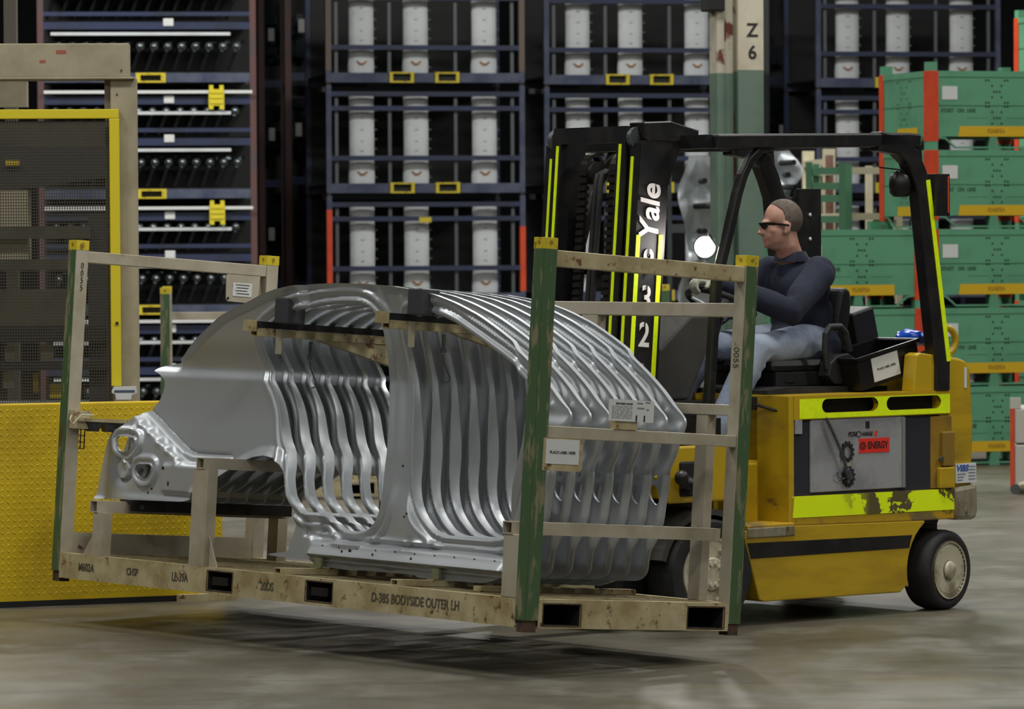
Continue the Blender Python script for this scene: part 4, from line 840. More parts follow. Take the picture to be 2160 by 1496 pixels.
# --- mast (tilted back)
TM = 0.080; XF = 0.700
def mx(z, dx=0.0): return XF+TM*(z-2.2)+dx
def rail(mb, y0, y1, dx0, dx1, z0, z1):
    vs = []
    for z in (z0, z1):
        for (dx, y) in ((dx0, y0), (dx1, y0), (dx1, y1), (dx0, y1)): vs.append((mx(z, dx), y, z))
    mb.add(vs, [(3, 2, 1, 0), (4, 5, 6, 7), (0, 1, 5, 4), (1, 2, 6, 5), (2, 3, 7, 6), (3, 0, 4, 7)])
def strip(nm, y0, y1, dx, z0, z1):
    mb = MB(); rail(mb, y0, y1, dx-0.0025, dx, z0, z1); return mb.build(nm, M_LIME, fk)
for s in (-1, 1):
    a, b = sorted((s*0.20, s*0.262)); mb = MB(); rail(mb, a, b, 0.0, 0.015, 0.14, 2.30)
    c0, c1 = sorted((s*0.20, s*0.212)); rail(mb, c0, c1, 0.015, 0.12, 0.14, 2.30); rail(mb, a, b, 0.12, 0.135, 0.14, 2.30); mb.build('inner_mast_rail', M_BLACK, fk)
    a, b = sorted((s*0.268, s*0.335)); mb = MB(); rail(mb, a, b, 0.02, 0.035, 0.10, 2.22); c0, c1 = sorted((s*0.318, s*0.335)); rail(mb, c0, c1, 0.035, 0.20, 0.10, 2.22); rail(mb, a, b, 0.19, 0.205, 0.10, 2.22); mb.build('outer_mast_rail', M_BLACK, fk)
    mb = MB(); mb.lathe([(0.0, 0), (0.05, 0.002), (0.052, 0.03), (0.0, 0.032)], (mx(2.245, 0.045), s*0.268 if s < 0 else 0.268, 2.245), (0, s, 0), n=20); mb.build('mast_roller', M_GREYD, fk, smooth=0.7)
strip('mast_reflective_tape', -0.2345, -0.2165, 0.0, 1.0, 2.218); strip('mast_reflective_tape', 0.2165, 0.2345, 0.0, 1.0, 2.218)
strip('mast_reflective_tape', -0.302, -0.283, 0.02, 1.0, 2.16); strip('mast_reflective_tape', 0.283, 0.302, 0.02, 1.0, 2.16)
for q in ((-0.20, 0.20, 0.0, 0.04, 2.225, 2.30), (-0.20, 0.20, 0.02, 0.06, 1.2, 1.28), (-0.32, 0.32, 0.14, 0.18, 1.62, 1.70), (-0.32, 0.32, 0.14, 0.18, 0.5, 0.58)):
    mb = MB(); rail(mb, *q); mb.build('mast_cross_bar', M_BLACK, fk)
# near-side mast plate with the lettering
YP = -0.3365
mb = MB(); rail(mb, YP, YP+0.004, 0.028, 0.205, 0.60, 2.05)
rail(mb, YP-0.001, YP+0.01, 0.028, 0.215, 2.03, 2.232)
mb.add([(mx(2.05, 0.205), YP, 2.03), (mx(2.232, 0.215), YP, 2.232), (mx(2.232, 0.275), YP, 2.225), (mx(2.05, 0.205), YP+0.008, 2.03), (mx(2.232, 0.215), YP+0.008, 2.232), (mx(2.232, 0.275), YP+0.008, 2.225)], [(0, 2, 1), (3, 4, 5), (0, 3, 5, 2)])
mb.build('mast_side_plate', M_BLACK, fk)
mb = MB(); mb.prism([(mx(2.3, 0.035), 2.315), (mx(2.3, 0.20), 2.322), (mx(2.3, 0.37), 2.282), (mx(2.3, 0.365), 2.228), (mx(2.3, 0.22), 2.225), (mx(2.3, 0.05), 2.235)], 'y', YP-0.006, YP+0.10); mb.build('mast_top_bracket', M_BLACK, fk, bevel=0.006)
mb = MB(); rail(mb, YP-0.003, YP-0.0005, 0.030, 0.054, 0.75, 1.802); mb.build('plate_reflective_tape', M_LIME, fk)
mb = MB(); rail(mb, YP-0.003, YP-0.0005, 0.165, 0.190, 0.75, 1.802); mb.build('plate_reflective_tape', M_LIME, fk)
UPM = Vector((TM, 0, 1)).normalized(); RT = Vector((1, 0, -TM)).normalized()
M_LET = mat('white_lettering', S(222, 218, 214), 0.5)
text('mast_lettering', 'Yale', 0.158, M_LET, fk, (mx(1.905, 0.108), YP-0.002, 1.905), UPM, -RT, bold=0.0035, sx=0.95, shear=0.12)
for ch, z in (('8', 1.675), ('3', 1.508), ('2', 1.340)):
    text('fleet_number', ch, 0.155, M_LET, fk, (mx(z, 0.110), YP-0.002, z), RT, UPM, bold=0.003, sx=0.86)
    mb = MB(); rail(mb, YP-0.0045, YP-0.003, 0.106, 0.113, z+0.03, z+0.065)
    if ch != '2': rail(mb, YP-0.0045, YP-0.003, 0.106, 0.113, z-0.065, z-0.035)
    mb.build('stencil_bridge', M_BLACK, fk)
mb = MB(); rail(mb, YP-0.003, YP-0.001, 0.09, 0.115, 1.19, 1.215); mb.build('red_tag', mat('red_white_tag', S(190, 120, 100), 0.6), fk)
# lift chains, hoses, cylinder
def chain(y, nm):
    mb = MB(); rail(mb, y-0.022, y+0.022, 0.075, 0.083, 0.3, 2.10)
    for k in range(52):
        z = 0.32+0.0345*k; rail(mb, y-0.026, y+0.026, 0.064, 0.090, z, z+0.020)
    top = [(mx(2.10, 0.077)+0.05*(1-math.cos(a)), y, 2.10+0.075*math.sin(a)) for a in np.linspace(0, PI, 9)]
    mb.rbar(top, 0.044, 0.014, (0, 1, 0)); return mb.build(nm, M_CHAIN, fk)
chain(0.115, 'lift_chain'); chain(-0.095, 'lift_chain')
for y in (0.10, -0.09): MB().cyl((mx(2.09, 0.13), y-0.03, 2.09), (mx(2.09, 0.13), y+0.03, 2.09), 0.055, n=18).build('chain_sheave', M_BLACK, fk, smooth=0.7)
for dy in (0.045, 0.012):
    mb = MB(); pts = [(mx(z, 0.085), dy+0.012*math.sin(z*2), z) for z in np.linspace(0.4, 2.02, 10)]+[(mx(2.06, 0.10), dy-0.004, 2.08), (mx(2.08, 0.13), dy-0.02, 2.10), (mx(2.06, 0.17), dy-0.04, 2.06), (mx(1.7, 0.18), dy-0.045, 1.7)]
    mb.tube(pts, 0.014, n=8); mb.build('hydraulic_hose', M_RUBBER, fk, smooth=0.9)
for y in (-0.155, 0.165): MB().cyl((mx(0.3, 0.12), y, 0.3), (mx(1.9, 0.12), y, 1.9), 0.026, n=12).build('lift_cylinder', M_BLACK, fk, smooth=0.7)
# carriage and forks
mb = MB()
for z in (0.36, 0.70): rail(mb, -0.46, 0.46, -0.06, -0.012, z-0.05, z+0.05)
rail(mb, -0.20, -0.16, -0.06, 0.02, 0.3, 0.76); rail(mb, 0.16, 0.20, -0.06, 0.02, 0.3, 0.76); mb.build('fork_carriage', M_BLACK, fk)
nz = Vector((math.cos(TILT), 0, -math.sin(TILT)))
for yf in (-0.3195, 0.428):
    # seen from the rack: the fork runs through the pocket tunnel with its tilt
    o0 = (MF.inverted() @ MR) @ Vector((1.165, 1.737+yf, 0.059))
    hz = o0.z-(0.525-o0.x)*math.tan(TILT)
    mb = MB(); mb.bar((0.53, yf, hz), (0.53-1.62*nz.x, yf, hz-1.62*nz.z), 0.12, 0.036); mb.bar((0.545, yf, hz-0.018), (0.575, yf, 0.78), 0.12, 0.045, up=(1, 0, 0)); mb.build('fork', M_BLACK, fk)
# --- controls and seat
M_VINYL = mat('black_vinyl_seat', S(26, 26, 28), 0.5)
mb = MB(); mb.prism([(1.02, 1.03), (1.04, 1.27), (1.235, 1.425), (1.385, 1.425), (1.36, 1.30), (1.22, 1.03)], 'y', -0.10, 0.14); mb.build('steering_console', mat('dark_grey_cowl', S(52, 51, 48), 0.6, col2=S(64, 62, 56), scale=4), fk, bevel=0.012)
wc = Vector((1.535, 0.03, 1.475)); wa = Vector((0.42, 0, 0.9)).normalized()
e1 = Vector((0, 1, 0)); e2 = wa.cross(e1)
mb = MB(); mb.tube([wc+e1*(0.165*math.cos(a))+e2*(0.165*math.sin(a)) for a in np.linspace(0, 2*PI, 33)[:-1]], 0.016, n=8, closed=True); sw = mb.build('steering_wheel', M_RUBBER, fk, smooth=2)
mb = MB(); mb.lathe([(0.0, 0.03), (0.04, 0.025), (0.055, 0.0), (0.05, -0.03), (0.0, -0.03)], wc-wa*0.04, wa, n=18)
for a in (0.5, 2.6, 4.7): mb.bar(wc-wa*0.04, wc+e1*(0.16*math.cos(a))+e2*(0.16*math.sin(a)), 0.022, 0.01)
mb.build('wheel_hub', M_GREYP, sw, smooth=0.7)
mb = MB(); mb.cyl(wc-wa*0.06, wc-wa*0.22, 0.035, 0.045, n=14); mb.build('steering_column', M_BLACK, fk)
mb = MB(); mb.tube([(1.27, 0.07, 1.36), (1.25, 0.09, 1.41), (1.24, 0.10, 1.45)], 0.008, n=6); mb.ellipsoid((1.24, 0.10, 1.46), (0.018, 0.018, 0.022)); mb.build('hydraulic_lever', M_BLACK, fk, smooth=0.8)
mb = MB(); mb.box(1.64, 2.16, -0.24, 0.26, 1.085, 1.15); mb.box(1.70, 1.76, -0.244, -0.24, 1.10, 1.112); mb.build('seat_base', M_DARK, fk, bevel=0.02)
mb = MB(); mb.box(1.62, 2.14, -0.23, 0.25, 1.145, 1.215); mb.build('seat_cushion', M_VINYL, fk, bevel=0.035)
mb = MB(); mb.prism([(2.06, 1.17), (2.14, 1.16), (2.19, 1.46), (2.185, 1.53), (2.155, 1.548), (2.12, 1.53), (2.09, 1.42)], 'y', -0.18, 0.22); mb.build('seat_back', M_VINYL, fk, bevel=0.035)
mb = MB(); mb.tube([(1.915, -0.30, 1.16), (1.90, -0.30, 1.24), (1.905, -0.30, 1.33), (1.93, -0.30, 1.362), (2.0, -0.30, 1.362), (2.035, -0.30, 1.33), (2.06, -0.30, 1.24)], 0.017, n=10); mb.prism([(1.90, 1.13), (1.915, 1.19), (1.96, 1.225), (2.03, 1.235), (2.09, 1.20), (2.12, 1.13), (2.05, 1.09), (1.94, 1.09)], 'y', -0.325, -0.25); mb.build('hip_restraint', mat('grey_black_plastic', S(44, 44, 45), 0.45), fk, bevel=0.008)
mb = MB(); mb.tube([(2.365, -0.42, 1.06), (2.36, -0.42, 1.14), (2.40, -0.42, 1.215), (2.47, -0.42, 1.235), (2.53, -0.40, 1.23)], 0.016, n=8); mb.build('power_cable', M_RUBBER, fk, smooth=2)
mb = MB(); mb.tube([(2.585+0.062*math.cos(a), -0.42, 1.285+0.062*math.sin(a)) for a in np.linspace(0, 2*PI, 25)[:-1]], 0.017, n=8, closed=True); mb.cyl((2.585, -0.42, 1.17), (2.585, -0.42, 1.232), 0.032, n=12); mb.build('lifting_eye', M_YEL, fk, smooth=0.9)
mb = MB(); prism_y(mb, [(2.25, 1.05), (2.44, 1.05), (2.44, 1.215), (2.30, 1.235), (2.27, 1.225)], -0.54, -0.455); mb.build('rear_gusset', M_YEL, fk, bevel=0.006)
# --- things lying behind the seat
tm = MF @ Matrix.Translation((2.175, -0.31, 1.175)) @ Matrix.Rotation(math.radians(-12.5), 4, 'Y')
tray = thing('tool_tray', 'tilted black plastic tray with white label, behind the driver', 'tray', M=tm)
mb = MB(); mb.box(-0.20, 0.20, -0.14, 0.14, -0.075, -0.065); mb.box(-0.20, 0.20, -0.14, -0.13, -0.065, 0.08); mb.box(-0.20, 0.20, 0.13, 0.14, -0.065, 0.08); mb.box(-0.20, -0.19, -0.13, 0.13, -0.065, 0.08); mb.box(0.19, 0.20, -0.13, 0.13, -0.065, 0.08)
mb.build('tray_body', mat('black_plastic', S(18, 18, 19), 0.35), tray)
mb = MB(); mb.box(-0.212, 0.212, -0.152, -0.14, 0.068, 0.084); mb.box(-0.212, 0.212, 0.14, 0.152, 0.068, 0.084); mb.box(-0.212, -0.20, -0.152, 0.152, 0.068, 0.084); mb.box(0.20, 0.212, -0.152, 0.152, 0.068, 0.084); mb.build('tray_rim', bpy.data.materials['black_plastic'], tray)
lb = MB().box(-0.11, 0.065, -0.1425, -0.140, -0.055, 0.060).build('label', M_WHITE, tray)
text('label_lettering', 'PLACE LABEL HERE', 0.0145, M_INK, lb, (-0.02, -0.1432, 0.0), (1, 0, 0), (0, 0, 1))
mb = MB(); mb.box(-0.06, 0.09, -0.10, 0.10, -0.09, 0.09, Matrix.Rotation(math.radians(-8), 4, 'Y')); 
bx = mb.build('battery_pack', mat('black_box', S(20, 20, 22), 0.5), None, bevel=0.012); bx.matrix_world = MF @ Matrix.Translation((2.325, -0.02, 1.345)) @ Matrix.Rotation(math.radians(-6), 4, 'Y'); tag(bx, 'black ribbed storage box standing behind the driver seat', 'box')
mb = MB(); mb.box(-0.05, 0.11, -0.12, 0.15, -0.16, 0.0); bs = mb.build('storage_block', M_BLACK, None, bevel=0.01); bs.matrix_world = MF @ Matrix.Translation((2.29, 0.0, 1.24)); tag(bs, 'low black block under the storage box behind the seat', 'box')
# crumpled blue bag on the tray
random.seed(11); nu, nv = 22, 10; vs = []; fs = []
for i in range(nu+1):
    t = i/nu; wid = 0.05+0.035*math.sin(PI*min(1, t*1.3))*(1-0.5*t)
    for j in range(nv):
        a = 2*PI*j/nv; r = wid*(0.75+0.5*random.random())*(0.25 if i in (0, nu) else 1)
        vs.append((-0.14+0.30*t, r*math.cos(a)*1.2, 0.62*r*math.sin(a)+0.02*math.sin(9*t)))
for i in range(nu):
    for j in range(nv): fs.append((i*nv+j, i*nv+(j+1) % nv, (i+1)*nv+(j+1) % nv, (i+1)*nv+j))
mb = MB(); mb.add(vs, fs); bg = mb.build('plastic_bag', mat('blue_plastic_film', S(36, 92, 220), 0.22), None, smooth=0.9)
bg.matrix_world = MF @ Matrix.Translation((2.515, -0.30, 1.300)) @ Matrix.Diagonal((0.82, 0.9, 0.62, 1)); tag(bg, 'crumpled bright blue plastic bag lying on the tray by the rear guard leg', 'bag')
# ------------------------------------------------------------------ driver
M_SKIN = mat('skin', S(212, 164, 144), 0.5, col2=S(200, 138, 118), scale=12, lo=0.45, hi=0.7)
M_HAIR = mat('short_grey_brown_hair', S(108, 94, 84), 0.85, col2=S(128, 118, 110), scale=55, lo=0.35, hi=0.65, bump=0.7, bump_scale=220)
M_NAVY = mat('navy_work_jacket', S(30, 34, 52), 0.88, col2=S(37, 41, 60), scale=7, bump=0.8, bump_scale=9)
M_JEAN = mat('pale_blue_denim', S(150, 160, 178), 0.85, col2=S(120, 134, 158), scale=6, bump=0.8, bump_scale=13)
M_GLOVE = mat('grey_white_glove', S(196, 194, 178), 0.85, col2=S(160, 158, 144), scale=18)
driver = thing('person', 'man in navy work jacket, jeans and safety glasses driving the forklift', 'person', M=MF @ Matrix.Translation((2.0, 0, 1.2)))
DI = Matrix.Translation((-2.0, 0, -1.2))
def fused(name, mb, m, parent, voxel, smooth_it=4, factor=0.5, xf=None):
    me0 = bpy.data.meshes.new(name+'_raw'); me0.from_pydata(mb.v, [], mb.f); me0.update()
    o = bpy.data.objects.new(name+'_raw', me0); COL.objects.link(o)
    r = o.modifiers.new('r', 'REMESH'); r.mode = 'VOXEL'; r.voxel_size = voxel
    if smooth_it: s = o.modifiers.new('s', 'SMOOTH'); s.iterations = smooth_it; s.factor = factor
    dg = bpy.context.evaluated_depsgraph_get(); me = bpy.data.meshes.new_from_object(o.evaluated_get(dg)); bpy.data.objects.remove(o)
    me.materials.clear(); me.materials.append(m)
    if xf is not None: me.transform(xf)
    me.name = name; return link(name, me, parent, smooth=2)
# head frame
hf = Vector((-0.89, 0.456, -0.03)).normalized(); hlft = Vector((0, 0, 1)).cross(hf).normalized(); hup = hf.cross(hlft)
HS = 0.93; HCN = Vector((1.895, 0.0, 1.846))
HM = Matrix((hf*HS, hlft*HS, hup*HS)).transposed().to_4x4(); HM.translation = HCN
def hp(x, y, z): return HM @ Vector((x, y, z))
H3 = HM.to_3x3()
body = MB()
def el(mb, c, r, rot=None):
    R = H3 if rot is None else H3 @ rot
    mb.ellipsoid(hp(*c), r, R, 24, 16)
el(body, (-0.014, 0, 0.035), (0.100, 0.078, 0.098)); el(body, (0.020, 0, -0.03), (0.076, 0.064, 0.088)); el(body, (0.028, 0, -0.082), (0.060, 0.056, 0.038)); el(body, (0.028, 0, -0.050), (0.068, 0.063, 0.060)); el(body, (0.074, 0, -0.098), (0.022, 0.024, 0.020))
el(body, (0.082, 0, 0.018), (0.018, 0.046, 0.012)); el(body, (0.094, 0, -0.012), (0.020, 0.011, 0.032), Matrix.Rotation(-0.45, 3, 'Y')); el(body, (0.110, 0, -0.036), (0.017, 0.015, 0.013)); el(body, (0.02, 0, -0.108), (0.05, 0.046, 0.022))
for s in (-1, 1):
    el(body, (0.100, s*0.013, -0.040), (0.012, 0.009, 0.008)); el(body, (0.045, s*0.040, -0.030), (0.030, 0.022, 0.026)); el(body, (0.025, s*0.042, -0.070), (0.040, 0.020, 0.034))
    el(body, (-0.012, s*0.079, -0.012), (0.020, 0.009, 0.034), Matrix.Rotation(0.2, 3, 'Y')); el(body, (-0.004, s*0.078, -0.036), (0.012, 0.009, 0.014))
el(body, (0.090, 0, -0.060), (0.013, 0.024, 0.007)); el(body, (0.088, 0, -0.074), (0.013, 0.022, 0.008))
body.tube([hp(-0.02, 0, -0.04), hp(-0.03, 0, -0.10), Vector((1.955, 0, 1.69)), Vector((1.985, 0, 1.62))], [0.056, 0.058, 0.064, 0.09], n=16)
JT = {'pel': (2.04, 0, 1.27), 'wai': (2.035, 0, 1.40), 'che': (2.005, 0, 1.54), 'shl': (1.975, -0.185, 1.615), 'shr': (1.975, 0.185, 1.615), 'ell': (1.715, -0.265, 1.44), 'elr': (1.70, 0.27, 1.42), 'hal': (1.468, -0.012, 1.578), 'har': (1.40, 0.14, 1.435),
      'hil': (2.02, -0.10, 1.285), 'hir': (2.02, 0.10, 1.285), 'knl': (1.565, -0.185, 1.255), 'knr': (1.565, 0.185, 1.255), 'anl': (1.27, -0.20, 0.83), 'anr': (1.25, 0.19, 0.83)}
J = {k: Vector(v) for k, v in JT.items()}
body.ellipsoid(J['che'], (0.10, 0.15, 0.14)); body.ellipsoid(J['wai'], (0.10, 0.13, 0.14)); body.ellipsoid(J['pel'], (0.11, 0.14, 0.09))
for s in 'lr':
    body.tube([J['sh'+s], J['el'+s], J['ha'+s]], [0.05, 0.04, 0.028], n=10)
    body.tube([J['hi'+s], J['kn'+s], J['an'+s]], [0.075, 0.052, 0.035], n=10)
fused('body', body, M_SKIN, driver, 0.0055, 7, 0.5, DI)
# hair: short back and sides, thin on top, high forehead
hb_ = MB(); nu, nv = 120, 80; c = (-0.014, 0, 0.035); r = (0.1025, 0.0802, 0.1005); vs = []; fs = []; keep = []
for i in range(nv+1):
    th = PI*i/nv
    for j in range(nu):
        ph = 2*PI*j/nu; q = Vector((c[0]+r[0]*math.sin(th)*math.cos(ph), r[1]*math.sin(th)*math.sin(ph), c[2]+r[2]*math.cos(th)))
        vs.append(hp(*q)); keep.append(q.x < (0.056 if q.z > 0.118 else 0.056-1.15*(0.118-q.z) if q.z > 0.075 else 0.006+0.10*(q.z-0.075)+0.003*math.sin(q.y*300)) and (q.z > -0.058 if q.x < -0.035 else q.z > 0.012+0.5*(q.x+0.035)*0.2) )
for i in range(nv):
    for j in range(nu):
        ids = (i*nu+j, (i+1)*nu+j, (i+1)*nu+(j+1) % nu, i*nu+(j+1) % nu)
        if all(keep[k] for k in ids): fs.append(ids)
hb_.add(vs, fs); me = hb_.mesh('hair', M_HAIR); me.transform(DI); ho = link('hair', me, driver, smooth=2)
sd = ho.modifiers.new('thick', 'SOLIDIFY'); sd.thickness = 0.006; sd.offset = -1
# safety glasses
gm = MB()
for s in (-1, 1):
    pts = [hp(0.112-0.55*abs(y)*0.6-0.002, s*y, z) for (y, z) in ((0.008, 0.008), (0.052, 0.011), (0.062, 0.003), (0.056, -0.010), (0.035, -0.019), (0.014, -0.010))]
    off = [p+hf*0.003 for p in pts]; n = len(pts); gm.use(1).add(pts+off, [tuple(range(n-1, -1, -1)), tuple(range(n, 2*n))]+[(i, (i+1) % n, n+(i+1) % n, n+i) for i in range(n)])
    gm.use(0); gm.bar(hp(0.112, s*0.006, 0.012), hp(0.088, s*0.064, 0.013), 0.008, 0.008); gm.bar(hp(0.088, s*0.064, 0.010), hp(0.050, s*0.077, 0.008), 0.006, 0.014); gm.bar(hp(0.052, s*0.077, 0.008), hp(-0.020, s*0.086, -0.002), 0.005, 0.009)
gm.build('safety_glasses', [mat('black_frame', S(16, 16, 16), 0.3), mat('smoked_lens', S(40, 36, 34), 0.1)], driver).data.transform(DI)
# jacket, collar and sleeves
jk = MB()
jk.ellipsoid((2.005, 0, 1.545), (0.128, 0.185, 0.140), None, 24, 16); jk.ellipsoid((2.03, 0, 1.40), (0.135, 0.175, 0.165), None, 24, 16); jk.ellipsoid((2.035, 0, 1.29), (0.145, 0.185, 0.095), None, 24, 16); jk.ellipsoid((1.95, 0, 1.31), (0.09, 0.15, 0.075), None, 20, 12)
jk.ellipsoid((2.025, 0, 1.62), (0.10, 0.17, 0.075), None, 24, 14)
jk.ellipsoid((2.035, -0.13, 1.262), (0.115, 0.078, 0.105), None, 20, 12); jk.ellipsoid((2.035, 0.13, 1.262), (0.115, 0.078, 0.105), None, 20, 12)
for s in 'lr':
    sg = -1 if s == 'l' else 1
    jk.ellipsoid(J['sh'+s]+Vector((0.005, -sg*0.012, 0.0)), (0.085, 0.080, 0.085), None, 18, 12)
    a, b, c_ = J['sh'+s], J['el'+s], J['ha'+s]
    jk.tube([a, a.lerp(b, 0.35), a.lerp(b, 0.7), b+(b-(a+c_)/2)*0.06, b.lerp(c_, 0.3), b.lerp(c_, 0.65), b.lerp(c_, 0.93)], [0.080, 0.076, 0.070, 0.068, 0.062, 0.054, 0.046], n=16)
    jk.tube([a.lerp(b, 0.45)+Vector((0, 0, 0.03)), a.lerp(b, 0.52)+Vector((-0.02, 0, -0.05))], 0.025, n=8)
jk.tube([(2.09, -0.09, 1.22), (2.02, -0.17, 1.20), (1.93, -0.17, 1.235)], [0.05, 0.05, 0.04], n=10); jk.tube([(2.09, 0.09, 1.22), (2.02, 0.17, 1.20), (1.93, 0.17, 1.235)], [0.05, 0.05, 0.04], n=10)
jk.tube([Vector((1.99, 0, 1.59)), Vector((1.97, 0, 1.672))], [0.10, 0.085], n=18)
fused('jacket', jk, M_NAVY, driver, 0.010, 5, 0.5, DI)
cl = MB(); cc = Vector((1.968, 0, 1.672)); ax = Vector((-0.35, 0, 1)).normalized(); e2 = ax.cross(Vector((0, 1, 0)))
for (k0, k1, r0, r1) in ((0, 0.045, 0.085, 0.074),):
    n = 28; vs = []; fs = []
    for (h, rr) in ((0.0, 0.090), (0.05, 0.076), (0.052, 0.072), (0.0, 0.080)):
        for i in range(n):
            a = 2*PI*i/n; dip = -0.035*max(0, -math.cos(a))**2 if h > 0.01 else 0
            vs.append(cc+Vector((1, 0, 0))*(rr*math.cos(a))+Vector((0, 1, 0))*(rr*1.02*math.sin(a))+ax*(h+dip))
    for k in range(3):
        for i in range(n): fs.append((k*n+i, k*n+(i+1) % n, (k+1)*n+(i+1) % n, (k+1)*n+i))
    cl.add(vs, fs)
me = cl.mesh('collar', M_NAVY); me.transform(DI); link('collar', me, driver, smooth=1.2)
sh = MB(); sh.tube([Vector((1.97, 0, 1.60)), Vector((1.945, 0, 1.672))], [0.085, 0.066], n=18); me = sh.mesh('shirt_collar', mat('dark_blue_shirt', S(30, 40, 62), 0.9)); me.transform(DI); link('shirt_collar', me, driver, smooth=1)
# jeans
jn = MB(); jn.ellipsoid((2.03, 0, 1.275), (0.135, 0.175, 0.085), None, 24, 14)
for s in 'lr':
    a, b, c_ = J['hi'+s], J['kn'+s], J['an'+s]
    jn.tube([a+Vector((0.02, 0, 0)), a.lerp(b, 0.4), a.lerp(b, 0.8), b+Vector((-0.012, 0, 0.012)), b.lerp(c_, 0.25), b.lerp(c_, 0.6), b.lerp(c_, 0.97)], [0.098, 0.092, 0.080, 0.074, 0.070, 0.066, 0.064], n=18)
    for t in (0.05, 0.14, 0.24): q = b.lerp(c_, t)+Vector((0.035, 0, -0.02)); jn.tube([q+Vector((0, -0.06, 0.01)), q+Vector((0.015, 0, 0)), q+Vector((0, 0.06, 0.01))], 0.018, n=6)
fused('jeans', jn, M_JEAN, driver, 0.011, 3, 0.5, DI)
for s in 'lr':
    a = J['an'+s]; mb = MB(); mb.ellipsoid(a+Vector((-0.08, 0, -0.035)), (0.125, 0.048, 0.040)); mb.ellipsoid(a+Vector((0.0, 0, 0.0)), (0.055, 0.048, 0.07)); mb.box(a.x-0.20, a.x+0.05, a.y-0.045, a.y+0.045, a.z-0.092, a.z-0.068)
    fused('boot', mb, mat('black_boot_leather', S(30, 28, 26), 0.6) if s == 'l' else bpy.data.materials['black_boot_leather'], driver, 0.010, 2, 0.5, DI)
# gloved hands: palm, four curled fingers and a thumb, closed on the wheel rim and on the lever
def glove(name, wrist, fwd, up, curl, side):
    f = Vector(fwd).normalized(); u = Vector(up); u = (u-f*u.dot(f)).normalized(); r = f.cross(u)*side
    mb = MB(); wv = Vector(wrist)
    mb.tube([wv-f*0.035, wv+f*0.01], [0.036, 0.034], n=12)
    pm = Matrix((f, r, u)).transposed(); mb.ellipsoid(wv+f*0.05, (0.052, 0.044, 0.021), pm, 18, 12)
    for k, (off, ln) in enumerate(((-0.032, 0.070), (-0.011, 0.080), (0.011, 0.076), (0.031, 0.060))):
        p = wv+f*0.085+r*off+u*0.004; pts = [wv+f*0.045+r*off*0.8, p]; a = 0.25
        for q in range(4): a += curl; p = p+(f*math.cos(a)-u*math.sin(a))*(ln/4); pts.append(p)
        mb.tube(pts, [0.014, 0.0125, 0.0115, 0.011, 0.0105, 0.0085], n=8)
    p = wv+f*0.015-r*0.034; a = 0.2; pts = [wv+f*0.005-r*0.02, p]
    for q in range(3): p = p+(f*0.8-r*0.45-u*(0.25+0.3*q)).normalized()*0.024; pts.append(p)
    mb.tube(pts, [0.016, 0.015, 0.0135, 0.0125, 0.010], n=8)
    return fused(name, mb, M_GLOVE, driver, 0.0045, 3, 0.5, DI)
glove('glove', (1.452, -0.005, 1.582), (-0.95, 0.25, 0.0), (0.15, 0, 1), 0.55, 1)
glove('glove', (1.375, 0.135, 1.435), (-0.92, -0.30, 0.05), (0.1, 0.3, 1), 0.55, -1)
# ------------------------------------------------------------------ second, empty shipping rack behind
fr = copy_tree(rack, far_kids)
X0, X1 = at(360, 600, 29.2), at(1412, 585, 29.44)
dd = Vector((X0.x-X1.x, X0.y-X1.y, 0)).normalized(); ang = math.atan2(dd.y, dd.x)-PI/2
fr.matrix_world = Matrix.Translation((X1.x, X1.y, 0.02)) @ Matrix.Rotation(ang, 4, 'Z') @ Matrix.Diagonal((1, 1, 0.92, 1))
fr['label'] = 'empty cream and green shipping rack standing on the floor behind the loaded one'
text('stencil', 'M.501A', 0.06, M_FADED, fr, (-0.0015, 2.95, 0.058), (0, -1, 0), (0, 0, 1))
# ------------------------------------------------------------------ caged press at the left
D = 22.6
def px(x, y, Y): p = at(x, y, Y); return p.x, p.z
cg = thing('machine_cage', 'beige machine frame with yellow-edged mesh door behind the barrier', 'machine', (at(265, 600, D).x, D, 0), rz=math.radians(3))
cx = at(265, 600, D).x
def lx(x): return at(x, 600, D).x-cx
def lz(y): return at(200, y, D).z
mb = MB(); mb.box(lx(236), lx(291), 0, 0.16, 0, lz(164)); mb.build('column', M_TAN, cg, bevel=0.006)
mb = MB(); mb.box(lx(-118), lx(-64), 0, 0.16, 0, lz(164)); mb.build('column', M_TAN, cg, bevel=0.006)
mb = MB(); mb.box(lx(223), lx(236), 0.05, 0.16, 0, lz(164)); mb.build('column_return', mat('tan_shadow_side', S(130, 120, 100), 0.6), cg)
mb = MB(); mb.box(lx(-120), lx(276), -0.03, 0.20, lz(164), lz(92)); mb.box(lx(-120), lx(288), -0.035, 0.21, lz(168), lz(163)); hbm = mb.build('header_beam', M_TAN, cg, bevel=0.006)
mb = MB()
for (x0, x1, y0, y1) in ((124, 145, 106, 114), (89, 102, 127, 133)): mb.box(lx(x0), lx(x1), -0.0315, -0.03, lz(y1), lz(y0))
mb.build('red_scuff', mat('red_scuff_paint', S(150, 84, 64), 0.7), hbm)
text('letter', 'F', 0.024, M_INK, hbm, (lx(260), -0.0325, lz(151)), (1, 0, 0), (0, 0, 1)); text('letter', 'A', 0.022, M_INK, cg, (lx(250), -0.002, lz(200)), (1, 0, 0), (0, 0, 1))
yl = mat('door_edge_yellow', S(206, 188, 30), 0.5)
mb = MB(); mb.box(lx(-64), lx(254), -0.05, -0.01, lz(251), lz(231)); mb.box(lx(234), lx(255), -0.05, -0.01, lz(815), lz(251)); mb.box(lx(-64), lx(-44), -0.05, -0.01, lz(815), lz(251)); mb.build('door_edge', yl, cg, bevel=0.004)
